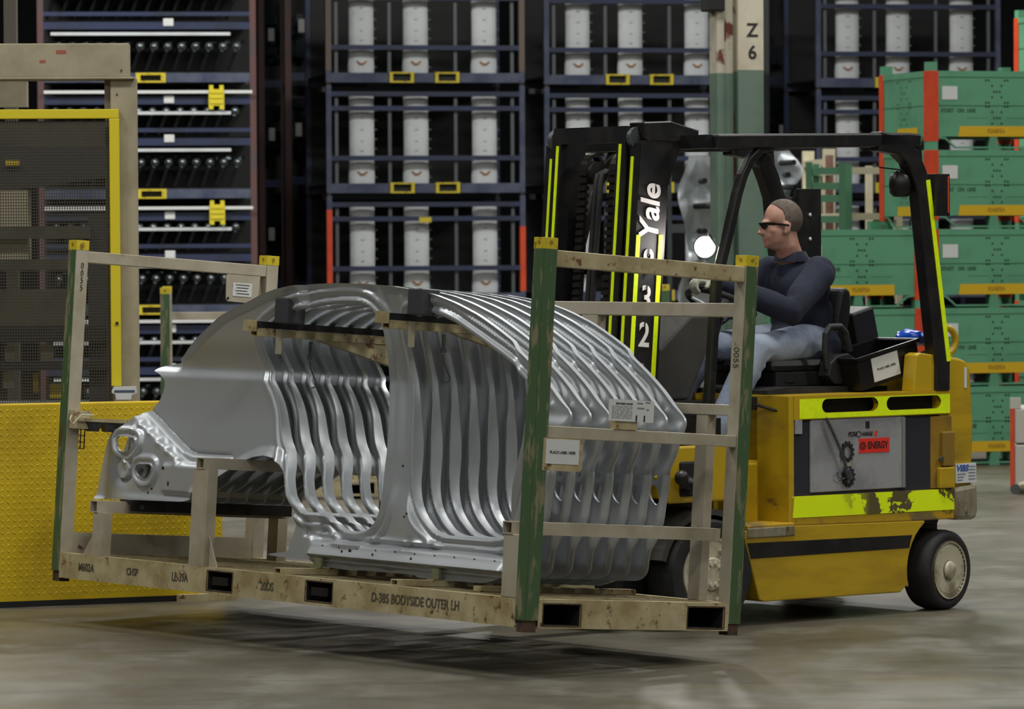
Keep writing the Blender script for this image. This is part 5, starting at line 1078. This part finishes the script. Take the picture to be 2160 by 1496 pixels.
mb = MB(); mb.cyl((lx(247), -0.052, lz(682)), (lx(247), -0.058, lz(682)), 0.009, n=10); mb.build('door_bolt', M_INK, cg)
mb = MB(); x0, x1, z0, z1 = lx(-60), lx(234), lz(850), lz(251); pt = 0.016; w_ = 0.0045; i = 0
z = z0
while z < z1: mb.box(x0, x1, -0.031, -0.029, z, z+w_); z += pt
x = x0
while x < x1: mb.box(x, x+w_, -0.029, -0.027, z0, z1); x += pt*0.85
mb.build('wire_mesh', mat('mesh_dark_brown', S(58, 54, 42), 0.7), cg)['kind'] = 'stuff'
mb = MB(); mb.prism([(lx(236), lz(822)), (lx(240), lz(815)), (lx(286), lz(815)), (lx(288), lz(828)), (lx(278), lz(832)), (lx(276), lz(842)), (lx(245), lz(842)), (lx(243), lz(830)), (lx(236), lz(828))], 'y', -0.11, -0.055); mb.use(1).box(lx(241), lx(284), -0.112, -0.11, lz(827), lz(822)); mb.build('sensor_bracket', [M_GREYP, mat('sensor_blue', S(70, 80, 100), 0.4)], cg)
# machinery behind the mesh
D2 = 25.5
pr_ = thing('stamping_press', 'dark machine bed seen through the mesh of the cage', 'machine', (at(100, 600, D2).x, D2, 0), rz=math.radians(3))
pc = at(100, 600, D2).x
def qx(x): return at(x, 600, D2).x-pc
def qz(y): return at(100, y, D2).z
M_OLV = mat('olive_dark_steel', S(70, 66, 52), 0.7, col2=S(50, 48, 40), scale=3); M_DK = mat('dark_machine', S(40, 40, 40), 0.6)
mb = MB(); mb.box(qx(-150), qx(228), 0.2, 0.5, qz(310), qz(255)); mb.build('upper_guard', M_OLV, pr_)
mb = MB(); mb.prism([(qx(-150), qz(400)), (qx(40), qz(398)), (qx(225), qz(372)), (qx(225), qz(312)), (qx(-150), qz(312))], 'y', 0.1, 0.4); mb.build('ram', M_DK, pr_)
mb = MB(); mb.box(qx(-20), qx(58), 0.1, 0.4, qz(560), qz(400)); mb.build('ram_column', M_TAN, pr_)
mb = MB(); mb.box(qx(-150), qx(190), 0.0, 0.12, qz(502), qz(478)); mb.build('die_rail', M_OLV, pr_)
mb = MB(); mb.box(qx(-150), qx(150), 0.0, 0.2, qz(570), qz(548)); mb.build('die_rail', M_OLV, pr_)
mb = MB(); mb.box(qx(-150), qx(140), 0.05, 0.5, qz(690), qz(612)); mb.build('die_block', M_OLV, pr_)
mb = MB(); mb.box(qx(-150), qx(228), 0.0, 0.3, qz(722), qz(688)); mb.box(qx(-150), qx(228), 0.0, 0.3, qz(782), qz(764)); mb.build('bed_rail', M_BLACK, pr_)
for (a, b, c_, d, m_) in ((6, 26, 730, 764, M_TANL), (80, 108, 728, 764, M_TANL), (2, 24, 785, 820, M_TANL), (64, 76, 788, 830, M_BARR), (100, 126, 812, 842, M_BARR)):
    mb = MB(); mb.box(qx(a), qx(b), 0.15, 0.2, qz(d), qz(c_)); mb.build('guide_block', m_, pr_)
mb = MB(); mb.box(qx(185), qx(222), 0.1, 0.4, 0, qz(450)); mb.build('bed_column', M_DK, pr_)
mb = MB(); mb.box(qx(-150), qx(228), 0.0, 0.5, 0, qz(850)); mb.build('bed', M_DK, pr_)
mb = MB(); mb.box(qx(12), qx(42), 0.05, 0.1, qz(348), qz(337)); mb.build('yellow_tag', M_BARR, pr_)
po = thing('tan_post', 'tan steel post rising behind the beige machine frame at top left', 'post', (at(21, 50, 27).x, 27, 0)); MB().box(-0.04, 0.04, 0, 0.08, 0, 4.0).build('post', mat('brown_grey_post', S(104, 98, 86), 0.6), po); MB().box(-0.1, 0.1, -0.06, 0.14, 0, 0.015).build('base_plate', M_RUST, po)
mb = MB(); mb.box(at(-60, 200, 26.5).x, at(56, 200, 26.5).x, 26.5, 26.6, at(0, 226, 26.5).z, at(0, 172, 26.5).z); cb = mb.build('tan_panel', M_TAN, pr_); cb.location = pr_.matrix_world.inverted() @ Vector((0, 0, 0)) if False else cb.location
cb.data.transform(Matrix.Rotation(-math.radians(3), 4, 'Z') @ Matrix.Translation(-Vector((pc, D2, 0))))

# ------------------------------------------------------------------ stacked blue racks with hanging stampings
M_OCHRE = mat('ochre_rust_mark', S(140, 96, 52), 0.7)
BW, BH, BD = 2.12, 1.155, 1.30
ROT = math.radians(12.5)
def blue_rack(loc, label, group, z, low_red):
    t = thing('stacking_rack', label, 'rack', loc, rz=ROT, group=group)
    posts = []
    for (x, y) in ((0, 0), (BW-0.055, 0), (0, BD-0.055), (BW-0.055, BD-0.055)):
        mb = MB(); mb.box(x, x+0.055, y, y+0.055, 0, BH-0.03); mb.use(1).box(x+0.01, x+0.045, y+0.01, y+0.045, BH-0.03, BH)
        mb.build('post', [low_red if y == 0 else M_BLUE, M_RUST], t)
    for y in (0.004, BD-0.054):
        mb = MB(); zs_ = (0.0, 0.10)
        for (a, b) in ((0.055, 0.665), (0.945, 1.15), (1.43, BW-0.055)): mb.box(a, b, y, y+0.05, 0.0, 0.10)
        mb.build('base_beam', M_BLUEL, t)
        if y < 0.1:
            for a in (0.665, 1.15):
                mb = MB(); mb.box(a+0.01, a+0.045, y-0.006, y+0.05, -0.002, 0.108); mb.box(a+0.235, a+0.27, y-0.006, y+0.05, -0.002, 0.112); mb.box(a+0.045, a+0.235, y-0.006, y+0.05, 0.092, 0.108); mb.box(a+0.045, a+0.235, y-0.006, y+0.05, -0.002, 0.015)
                mb.use(1).box(a+0.045, a+0.235, y+0.045, y+0.05, 0.015, 0.09); mb.build('fork_pocket', [M_CAP, M_DARK], t)
    for zz_ in (1.035, 0.885, 0.365):
        mb = MB(); mb.box(0.055, BW-0.055, 0.004, 0.044, zz_-0.025, zz_+0.025); mb.build('cross_bar', M_BLUE, t)
    for xx in (0.10, 0.665, 1.37, 1.98):
        mb = MB(); mb.box(xx, xx+0.035, 0.05, 0.085, 0.10, 1.0); mb.build('divider', M_GREYD, t)
    mb = MB(); mb.box(0.03, BW-0.03, 0.05, BD-0.05, 0.06, 0.09); mb.box(0.03, BW-0.03, BD-0.03, BD-0.02, 0.1, 1.1); mb.build('rack_back', M_DARK, t)
    return t
def stamping_bundle(t_loc, label, group):
    t = thing('hanging_stamping', label, 'car part', t_loc, rz=ROT, group=group)
    prof = [(-0.125, 0.03), (-0.118, 0.0), (-0.06, -0.014), (0.0, -0.018), (0.06, -0.014), (0.118, 0.0), (0.125, 0.03)]
    nz_ = 12; vs = []; fs = []
    for i in range(nz_+1):
        z = 0.93*i/nz_; wsc = 1.06+0.06*math.exp(-((z-0.06)/0.10)**2)
        for (x, y) in prof: vs.append((x*wsc, y-0.02*math.sin(PI*z/0.93), z))
    k = len(prof)
    for i in range(nz_):
        for j in range(k-1): fs.append((i*k+j, i*k+j+1, (i+1)*k+j+1, (i+1)*k+j))
    mb = MB(); mb.add(vs, fs); f = mb.build('face', M_GREYP, t, smooth=2)
    mb = MB()
    for n in range(6): mb.box(0.128+0.013*n, 0.134+0.013*n, 0.03+0.10*n, 0.045+0.10*n, 0.0, 0.93)
    for q in range(8): mb.box(0.11, 0.165, 0.02, 0.03, 0.06+0.10*q, 0.075+0.10*q)
    mb.build('nested_edges', M_GREYD, t)
    mb = MB(); mb.prism([(-0.06, 0.125), (-0.02, 0.085), (0.02, 0.085), (0.06, 0.125), (0.04, 0.13), (0.015, 0.108), (-0.015, 0.108), (-0.04, 0.13)], 'y', -0.032, -0.016)
    mb.use(1)
    for q in (0.34, 0.44, 0.56, 0.68): mb.box(-0.02, 0.012, -0.042, -0.03, q, q+0.006)
    mb.build('pressed_mark', [M_OCHRE, M_GREYD], t)['kind'] = 'stuff'
    return t
M_BROWNP = mat('brown_post_paint', S(96, 82, 72), 0.6)
ORD = ['lowest', 'second', 'third', 'top']
cols = [('left', 690, 44.0), ('middle', 1150, 44.9), ('right', 1723, 46.2)]
proto = None; bproto = None
M_ORPOST = mat('orange_red_post', S(200, 72, 46), 0.55, col2=S(88, 58, 56), scale=1.6, lo=0.5, hi=0.62)
NAMES = {'left': 'behind the roof line of the loaded panels', 'middle': 'behind the forklift mast', 'right': 'behind the green bins, right of the Z 6 column'}
for (nm, x, Y) in cols:
    for lv in range(4):
        p = at(x, 500, Y); z = BH*lv
        lab = '%s blue rack of the stack %s' % (ORD[lv], NAMES[nm])
        if proto is None:
            proto = blue_rack((p.x, Y, z), lab, 'blue racks of grey stampings', z, M_BLUEL); kids = gather(proto)
        else:
            o = copy_tree(proto, kids); o.location = (p.x, Y, z); o['label'] = lab
        R = Matrix.Rotation(ROT, 3, 'Z')
        for q, xx in enumerate((0.405, 0.985, 1.72)):
            L_ = Vector((p.x, Y, z))+R @ Vector((xx, 0.16, 0.10))
            lab = '%s grey hanging stamping in the %s rack of the stack %s' % (('left', 'centre', 'right')[q], ORD[lv], NAMES[nm])
            if len(lab.split()) > 16: lab = '%s grey stamping, %s rack up, %s' % (('left', 'centre', 'right')[q], ORD[lv], NAMES[nm])
            if bproto is None: bproto = stamping_bundle(L_, lab, 'grey stampings in the blue racks'); bkids = gather(bproto)
            else: o = copy_tree(bproto, bkids); o.location = L_; o['label'] = lab
# painted sleeves on the front posts of the left stack
for r_ in [o for o in COL.objects if o.name.split('.')[0] == 'stacking_rack' and o['label'].endswith(NAMES['left'])]:
    lv = ORD.index(r_['label'].split()[0])
    for xx, zt, m_ in ((0, 0.98, M_ORANGE), (BW-0.055, 0.80, M_ORANGE)):
        if lv == 1: MB().box(xx-0.002, xx+0.057, -0.002, 0.057, 0.12, zt).build('post_sleeve', m_, r_)
        if lv == 3: MB().box(xx-0.002, xx+0.057, -0.002, 0.057, 0.12, 1.1).build('post_sleeve', M_BROWNP, r_)
    if lv == 1: MB().box(0.98, 1.11, -0.006, 0.003, 0.845, 0.90).build('yellow_card', M_CAP, r_)
# ------------------------------------------------------------------ left rack of black stampings
YB = 41.0; p = at(82, 500, YB); BW2 = 2.13; UH = 1.13
ROT2 = math.radians(6)
def parts_rack(loc, label, UH=1.13):
    t = thing('parts_rack', label, 'rack', loc, rz=ROT2, group='blue racks of black stampings')
    for (x, y) in ((0, 0), (BW2-0.07, 0), (0, 1.2), (BW2-0.07, 1.2)): MB().box(x, x+0.06, y, y+0.06, 0, UH).build('post', M_MAROON, t)
    mb = MB()
    for (a, b) in ((0.06, 0.96), (1.24, BW2-0.07)): mb.box(a, b, 0.004, 0.05, 0.0, 0.09)
    mb.build('base_beam', M_BLUEL, t)
    for a in (0.95,):
        mb = MB(); mb.box(a, a+0.045, -0.004, 0.05, -0.002, 0.092); mb.box(a+0.245, a+0.29, -0.004, 0.05, -0.002, 0.092); mb.box(a+0.045, a+0.245, -0.004, 0.05, 0.072, 0.092); mb.box(a+0.045, a+0.245, -0.004, 0.05, -0.002, 0.014); mb.use(1).box(a+0.045, a+0.245, 0.04, 0.05, 0.014, 0.072); mb.build('fork_pocket', [M_CAP, M_DARK], t)
    for (z0, h) in ((0.515, 0.07), (0.915, 0.075), (0.645, 0.04)): MB().box(0.06, BW2-0.07, 0.0, 0.05, z0, z0+h).build('shelf_beam', M_BLUE, t)
    for (z0, h) in ((0.455, 0.03), (0.815, 0.03)): MB().box(0.13, BW2-0.26, -0.03, 0.0, z0, z0+h).build('grey_bar', M_GREYP, t)
    MB().box(0.06, BW2-0.05, -0.045, -0.035, 1.02, 1.05).build('white_bar', M_WHITE, t)
    for z0 in (0.545, 0.925): MB().box(1.22, 1.32, -0.012, 0.0, z0, z0+0.075).build('white_tag', M_WHITE, t, bevel=0.008)
    mb = MB(); mb.box(0.03, BW2-0.03, 0.5, 0.52, 0.05, UH); mb.box(0.06, BW2-0.06, 0.05, 1.2, 0.09, 0.1); mb.box(0.06, BW2-0.06, 0.05, 1.2, 0.59, 0.6); mb.box(0.06, BW2-0.06, 0.05, 1.2, 0.98, 0.99); mb.build('rack_back', M_DARK, t)
    return t
M_BOSS_GLINT = mat('boss_highlight', S(120, 126, 130), 0.22, 0.95)  # paler, shinier colour that puts bright highlights on the black brackets
def black_part(loc, label, group):
    t = thing('black_stamping', label, 'car part', loc, rz=ROT2, group=group)
    sc = 1.0
    mb = MB(); mb.rbar([(-0.07, -0.02, 0.015), (-0.05, -0.03, 0.06), (-0.03, -0.05, 0.12), (0.0, -0.06, 0.20), (0.015, -0.05, 0.26), (0.05, -0.02, 0.295), (0.09, 0.0, 0.30)], 0.06, 0.034, (0, 1, 0)); mb.build('arm', M_BLKPART, t, bevel=0.004)
    mb = MB(); mb.ellipsoid((0.012, -0.095, 0.25), (0.030, 0.030, 0.030), None, 12, 8); mb.cyl((0.012, -0.08, 0.25), (0.012, 0.1, 0.25), 0.038, n=12); mb.build('boss', M_BOSS_GLINT, t, smooth=0.8)
    return t
pp = None; bp_ = None
NTH = ['first', 'second', 'third', 'fourth', 'fifth', 'sixth', 'seventh', 'eighth', 'ninth', 'tenth', 'eleventh', 'twelfth', 'thirteenth', 'last']
PORD = {-1: 'floor level', 0: 'second', 1: 'third', 2: 'fourth', 3: 'topmost'}
RB = Matrix.Rotation(ROT2, 3, 'Z')
M_YB = mat('yellow_plastic', S(206, 190, 40), 0.5)
for lv in range(-1, 4):
    z = at(300, 664, YB).z+UH*lv
    if lv == -1: z = 0.0
    if lv == 0 : z = at(300, 664, YB).z
    lab = '%s blue rack of black brackets, stacked behind the yellow barrier' % PORD[lv]
    if lv == -1: parts_rack((p.x, YB, z), lab, at(300, 664, YB).z)
    elif pp is None: pp = parts_rack((p.x, YB, z), lab); pk_ = gather(pp)
    else: o = copy_tree(pp, pk_); o.location = (p.x, YB, z); o['label'] = lab
    for tier, (zt, nn, x0) in enumerate(((0.10, 14, 0.18), (0.60, 14, 0.16))):
        for i in range(nn):
            L_ = Vector((p.x, YB, z))+RB @ Vector((x0+0.134*i, 0.10, zt))
            lab = 'black bracket, %s from the left, %s row of the %s rack behind the barrier' % (NTH[i], ('lower', 'upper')[tier], PORD[lv])
            grp = 'black brackets in the blue racks behind the barrier'
            if bp_ is None: bp_ = black_part(L_, lab, grp); bk_ = gather(bp_)
            else: o = copy_tree(bp_, bk_); o.location = L_; o['label'] = lab; o['group'] = grp
    if lv in (1, 2):
        L_ = Vector((p.x, YB, z))+RB @ Vector((1.73, -0.06, 0.93 if lv == 2 else 0.93))
        if lv == 2: L_.z = at(472, 222, YB).z
        if lv == 1: L_.z = at(477, 466, YB).z
        mb = MB(); mb.box(-0.075, 0.075, 0, 0.02, 0.0, 0.16); mb.box(-0.075, -0.03, 0, 0.02, -0.035, 0.0); mb.box(0.03, 0.075, 0, 0.02, -0.035, 0.0); mb.box(-0.07, -0.03, 0, 0.02, 0.16, 0.2); mb.box(0.03, 0.07, 0, 0.02, 0.16, 0.2)
        for a in (0.02, 0.07, 0.12): mb.box(-0.06, 0.06, -0.008, 0.0, a, a+0.03)
        o = mb.build('plastic_bracket', M_YB); o.location = L_; o.rotation_euler = (0, 0, ROT2); tag(o, '%s yellow plastic bracket hooked on the blue rack of black stampings' % ('upper' if lv == 2 else 'lower'), 'bracket')
# base of that stack, on the floor
z0 = at(300, 664, YB).z
# dark stacks farther back, between the blue ones
def dark_stack(x, Y, wpx, label, lit):
    p = at(x, 500, Y); wd = wpx*Y/F_PX
    t = thing('far_rack', label, 'rack', (p.x, Y, 0), rz=math.radians(10))
    for xx in (0, wd-0.07): MB().box(xx, xx+0.07, 0, 0.07, 0, 6.0).build('post', lit, t)
    random.seed(int(x))
    for k in range(5):
        z = 0.1+1.18*k; MB().box(0.07, wd-0.07, 0, 0.06, z, z+0.09).build('shelf_beam', M_BLUE, t)
        for q in range(7):
            a = random.uniform(0.1, max(0.12, wd-0.3)); zz_ = z+random.uniform(0.15, 0.9); MB().box(a, a+random.uniform(0.04, 0.22), 0.1+0.03*q, 0.3+0.03*q, zz_, zz_+random.uniform(0.04, 0.25)).build('dark_load', M_BLKPART, t)
        mb = MB(); a = random.uniform(0.1, max(0.12, wd-0.25)); mb.box(a, a+0.07, -0.01, 0.0, z+0.55, z+0.70); mb.build('white_tag', mat('dim_tag', S(150, 150, 150), 0.6) if 'dim_tag' not in bpy.data.materials else bpy.data.materials['dim_tag'], t)
    mb = MB(); mb.box(0.02, wd-0.02, 0.4, 0.45, 0, 6.0); mb.build('rack_back', M_DARK, t)
    return t
dark_stack(548, 50, 60, 'dim rack in the gap right of the black stampings rack', M_MAROON)
dark_stack(604, 48, 92, 'dim rack with a maroon post left of the left blue stack', M_MAROON)
dark_stack(1118, 51, 40, 'dim narrow rack in the gap between the two blue stacks', M_GREYD)
dark_stack(1612, 50, 120, 'dim rack in the dark gap right of the Z 6 column', M_GREYD)
# silver floor stampings standing in a tan frame behind the mast
def silver(x0, x1, y0, y1, Y, label, seed):
    w_ = (x1-x0)*Y/F_PX; zb = max(0.03, at(x0, y1, Y).z); h = at(x0, y0, Y).z-zb; p = at((x0+x1)/2, 500, Y)
    nx_, nz_ = 24, 48; vs = []; fs = []; random.seed(seed)
    bumps = [(random.uniform(-.4, .4)*w_, random.uniform(.1, .9)*h, random.uniform(.05, .12), random.choice((-1, 1))*random.uniform(.05, .10)) for _ in range(14)]
    for i in range(nz_+1):
        z = h*i/nz_; half = w_/2*(0.72+0.28*math.cos(2*PI*(z/h-0.05)*1.5))
        for j in range(nx_+1):
            x = half*(2*j/nx_-1); y = 0.10*math.cos(x/w_*6)+0.03*math.sin(z*14)
            for (bx_, bz_, r_, a_) in bumps: y += a_*math.exp(-((x-bx_)**2+(z-bz_)**2)/r_**2)
            vs.append((x, y, z))
    for i in range(nz_):
        for j in range(nx_): fs.append((i*(nx_+1)+j, i*(nx_+1)+j+1, (i+1)*(nx_+1)+j+1, (i+1)*(nx_+1)+j))
    t = thing('floor_pan_stamping', label, 'car part', (p.x, Y, zb), rz=math.radians(10))
    mb = MB(); mb.add(vs, fs); mb.build('sheet', M_STEEL, t, smooth=2)
    mb = MB()
    for k in range(5): mb.cyl((random.uniform(-.25, .25)*w_, -0.22, h*(0.15+0.17*k)), (random.uniform(-.25, .25)*w_, 0.05, h*(0.15+0.17*k)), 0.025, n=10)
    mb.build('punched_boss', M_DARK, t)
    mb = MB(); mb.box(-w_/2, w_/2, 0.15, 0.2, h*0.48, h*0.54); mb.box(-w_/2-0.03, -w_/2, 0.15, 0.2, -zb, h*0.9); mb.box(w_/2, w_/2+0.03, 0.15, 0.2, -zb, h*0.9); mb.build('stand', M_GREYD, t)
silver(1424, 1530, 330, 640, 36.0, 'large silver stamping seen between the mast and the front guard leg', 5)
silver(1612, 1688, 318, 470, 36.6, 'silver stamping seen through the guard above the driver head', 9)
# ------------------------------------------------------------------ slim tan and green rack frames behind the driver
def frame_rack(x, Y, wpx, ytop, m1, m2, label, rails, rz):
    p = at(x, 500, Y); wd = wpx*Y/F_PX; h = at(x, ytop, Y).z
    t = thing('rack_frame', label, 'rack', (p.x, Y, 0), rz=rz)
    for i, (xx, yy) in enumerate(((0, 0), (wd, 0), (0, 0.9), (wd, 0.9))): MB().box(xx, xx+0.055, yy, yy+0.055, 0, h).build('post', m1, t)
    for yr in rails:
        z = at(x, yr, Y).z; mb = MB(); mb.box(0.075, wd, 0.005, 0.06, z-0.03, z+0.03); mb.box(0.005, 0.06, 0.075, 0.9, z-0.03, z+0.03); mb.build('rail', m2, t)
    return t
M_BROWN = mat('rust_brown_paint', S(122, 92, 78), 0.65, col2=S(104, 70, 58), scale=4)
frame_rack(1738, 38.4, 12, 314, M_TANL, M_TANL, 'slim cream rack frame with brown posts behind the driver', (342, 404), math.radians(8))
o = frame_rack(1700, 36.2, 70, 342, mat('rack_green', S(74, 124, 92), 0.55), mat('rack_green_rail', S(84, 136, 104), 0.55), 'green rack frame behind the driver, left of the green bins', (361, 393, 419, 463), math.radians(-8))
frame_rack(1780, 37.3, 116, 346, M_TANL, M_TANL, 'cream rack frame between the green frame and the green bins', (360, 457), math.radians(12))
mb = MB(); mb.box(-0.035, 0.035, 0, 0.05, 0, 2.55); o = mb.build('brown_post', M_BROWN); o.location = (at(1750, 400, 38.0).x, 38.0, 0); tag(o, 'rust-brown post standing behind the cream and green rack frames', 'post')
# ------------------------------------------------------------------ green bins
GR = math.radians(18); YG = 33.1
c0 = at(1960, 985, YG)
BINW, BIND, BINH, PIT = 1.13, 0.98, 0.515, 0.621
def dots():
    out = []
    for s in (-1, 1):
        out += [(s*0.072, 0.105), (s*0.098, 0.105), (s*0.042, 0.055), (s*0.026, 0.0), (s*0.042, -0.05), (s*0.072, -0.10), (s*0.098, -0.10)]
    return out+[(0, 0)]
def make_bin(label, loc):
    t = thing('steel_bin', label, 'bin', loc, rz=GR, group='green steel bins')
    z0 = 0.106
    mb = MB(); mb.box(0.09, BINW-0.09, 0.012, 0.03, z0, z0+0.235); mb.box(0.09, BINW-0.09, 0.012, 0.03, z0+0.245, z0+0.47); mb.box(0.09, BINW-0.09, 0.02, 0.03, z0+0.23, z0+0.25); mb.box(0.09, BINW-0.09, 0.004, 0.034, z0+0.468, z0+BINH)
    mb.build('front_wall', M_BIN, t)
    for xs in (0.0, BINW-0.03):
        mb = MB(); mb.box(xs+0.006, xs+0.03 if xs == 0 else xs+0.024, 0.09, BIND-0.09, z0, z0+0.235); mb.box(xs+0.006, xs+0.024, 0.09, BIND-0.09, z0+0.245, z0+0.47); mb.box(xs+0.012, xs+0.022, 0.09, BIND-0.09, z0+0.23, z0+0.25); mb.box(xs-0.0, xs+0.03, 0.09, BIND-0.09, z0+0.468, z0+BINH); mb.build('side_wall', M_BIN, t)
    mb = MB(); mb.box(0.09, BINW-0.09, BIND-0.03, BIND-0.012, z0, z0+BINH); mb.build('rear_wall', M_BIN, t)
    mb = MB(); mb.box(0.02, BINW-0.02, 0.02, BIND-0.02, z0, z0+0.012); mb.build('bin_floor', M_BIN, t)
    for (x, y) in ((0, 0), (BINW-0.09, 0), (0, BIND-0.09), (BINW-0.09, BIND-0.09)):
        mb = MB(); mb.box(x+0.004, x+0.086, y+0.004, y+0.086, 0.0, z0-0.035); mb.build('stacking_pin', M_BIN, t)
        mb = MB(); mb.box(x, x+0.09, y, y+0.09, z0-0.037, z0+BINH); mb.build('corner_post', M_ORANGE, t)
    mb = MB(); mb.box(BINW/2-0.03, BINW/2+0.03, 0.02, 0.10, 0.0, z0); mb.prism([(BINW/2-0.045, 0.0), (BINW/2+0.045, 0.0), (BINW/2+0.03, z0), (BINW/2-0.03, z0)], 'y', 0.01, 0.03); mb.build('centre_foot', M_BIN, t)
    mb = MB(); mb.rbar([(0.09, 0.02, z0-0.006), (0.15, 0.02, z0-0.012), (0.24, 0.02, 0.02), (BINW-0.24, 0.02, 0.02), (BINW-0.15, 0.02, z0-0.012), (BINW-0.09, 0.02, z0-0.006)], 0.02, 0.014, (0, 1, 0)); mb.rbar([(0.02, 0.09, z0-0.006), (0.02, 0.15, z0-0.012), (0.02, 0.24, 0.02), (0.02, BIND-0.24, 0.02), (0.02, BIND-0.15, z0-0.012), (0.02, BIND-0.09, z0-0.006)], 0.02, 0.014, (1, 0, 0)); mb.build('skid_rail', M_BIN, t)
    mb = MB()
    for zc in (z0+0.352, z0+0.145):
        for (dx, dz) in dots():
            q = Vector((BINW/2+0.03+dx*0.95, 0.0115, zc+dz*0.86)); vs = [q+Vector((0.0095*math.cos(2*PI*i/8), 0, 0.0095*math.sin(2*PI*i/8))) for i in range(8)]; mb.add(vs, [tuple(range(8))])
            q = Vector((0.0055, BIND/2+dx*1.4, zc+dz*0.86)); vs = [q+Vector((0, 0.0095*math.cos(2*PI*i/8), 0.0095*math.sin(2*PI*i/8))) for i in range(8)]; mb.add(vs, [tuple(range(7, -1, -1))])
    for s in (-1, 1): mb.box(BINW/2+0.03+s*0.17-0.09, BINW/2+0.03+s*0.17+0.09, 0.0108, 0.0115, z0+0.144, z0+0.1465)
    mb.build('hole_pattern', mat('hole_dark_green', S(24, 50, 40), 0.7) if 'hole_dark_green' not in bpy.data.materials else bpy.data.materials['hole_dark_green'], t)['kind'] = 'stuff'
    mb = MB(); mb.box(0.125, 0.255, 0.006, 0.012, z0+0.29, z0+0.395); mb.build('label_card', M_WHITE, t)
    mb = MB(); mb.prism([(0.262, z0+0.0), (BINW-0.262, z0+0.0), (BINW-0.262, z0+0.082), (0.275, z0+0.082)], 'y', 0.006, 0.012); tp_ = mb.build('yellow_tape', M_BINY, t)
    text('tape_lettering', 'RSABFEA', 0.050, mat('tape_ink', S(130, 96, 20), 0.7) if 'tape_ink' not in bpy.data.materials else bpy.data.materials['tape_ink'], tp_, (BINW/2+0.02, 0.005, z0+0.042), (1, 0, 0), (0, 0, 1), sx=0.75)
    mb = MB(); mb.box(0.004, 0.006, 0.22, 0.62, z0+0.0, z0+0.075); mb.build('side_tape', M_BINY, t)
    ink = bpy.data.materials['stencil_green'] if 'stencil_green' in bpy.data.materials else mat('stencil_green', S(48, 86, 66), 0.7)
    for (s, x) in (('START', 0.17), ('ON', 0.285), ('LINE', 0.375)): text('stencil', s, 0.042, ink, t, (x, 0.011, z0+0.203), (1, 0, 0), (0, 0, 1), bold=0.002, sx=0.85)
    return t
RG = Matrix.Rotation(GR, 3, 'Z'); bin0 = None
for (cn, off, levels, desc) in (('right', 0.0, 5, 'right-hand stack of green bins'), ('left', -1.155, 3, 'shorter stack of green bins directly behind the driver')):
    for lv in range(levels):
        L_ = Vector((c0.x, YG, 0))+RG @ Vector((off, 0, 0)); L_.z = PIT*lv
        word = ['bottom', 'second', 'third', 'fourth', 'top'][lv] if levels == 5 else ['bottom', 'middle', 'top'][lv]
        lab = '%s green steel bin in the %s' % (word, desc)
        if bin0 is None: bin0 = make_bin(lab, L_); gk = gather(bin0)
        else: o = copy_tree(bin0, gk); o.location = L_; o['label'] = lab
Lf = at(2141, 400, 37.2); Lf.x += 0.30; Lf.y -= 0.9
for lv in range(6):
    o = copy_tree(bin0, gk); o.location = (Lf.x, Lf.y, PIT*lv); o['label'] = '%s green bin of the far stack at the right edge, mostly hidden' % ['bottom', 'second', 'third', 'fourth', 'fifth', 'top'][lv]
# ------------------------------------------------------------------ white cart at the right edge
YC = 29.4; pc_ = at(2131, 1040, YC)
ct = thing('wheeled_tote', 'cream tote on casters with orange edge, at the right border', 'cart', (pc_.x, YC, 0), rz=math.radians(-7.5))
ztop = at(2140, 862, YC).z; zb = at(2140, 1030, YC).z
M_CRT = mat('cream_tote', S(178, 174, 164), 0.6)
zm = at(2140, 937, YC).z
mb = MB(); mb.box(0.03, 0.9, 0, 0.7, zm+0.004, ztop); mb.build('upper_box', M_CRT, ct, bevel=0.01)
mb = MB(); mb.box(0.03, 0.9, 0.0, 0.7, zb+0.02, zm-0.004); mb.build('lower_box', M_CRT, ct, bevel=0.01)
mb = MB(); mb.box(0.0, 0.03, -0.005, 0.03, zb, ztop); mb.build('orange_edge', M_ORANGE, ct)
mb = MB(); mb.box(0.0, 0.075, 0.0, 0.05, ztop, ztop+0.075); mb.build('stacking_post', M_CRT, ct)
mb = MB(); mb.cyl((0.035, -0.01, 0.035), (0.035, 0.02, 0.035), 0.035, n=14); mb.cyl((0.85, -0.01, 0.035), (0.85, 0.02, 0.035), 0.035, n=14); mb.cyl((0.035, 0.65, 0.035), (0.035, 0.68, 0.035), 0.035, n=14); mb.cyl((0.85, 0.65, 0.035), (0.85, 0.68, 0.035), 0.035, n=14); mb.build('caster', M_GREYD, ct)
mb = MB(); mb.tube([(0.06, 0.0, zb+0.02), (0.09, 0.0, 0.07), (0.16, 0.0, 0.03), (0.4, 0.0, 0.03)], 0.02, n=8); mb.box(0.03, 0.88, 0.0, 0.68, 0.06, zb+0.03); mb.build('skid', M_CREAMW, ct)

for b_ in [o for o in COL.objects if o.name.split('.')[0] == 'steel_bin' and o.parent is None]:
    if b_['label'].startswith('top'):
        for (x, y) in ((0, 0), (BINW-0.09, 0), (0, BIND-0.09), (BINW-0.09, BIND-0.09)):
            MB().box(x+0.006, x+0.084, y+0.006, y+0.084, 0.106+BINH, 0.106+BINH+0.07).build('stacking_pin', M_BIN, b_)
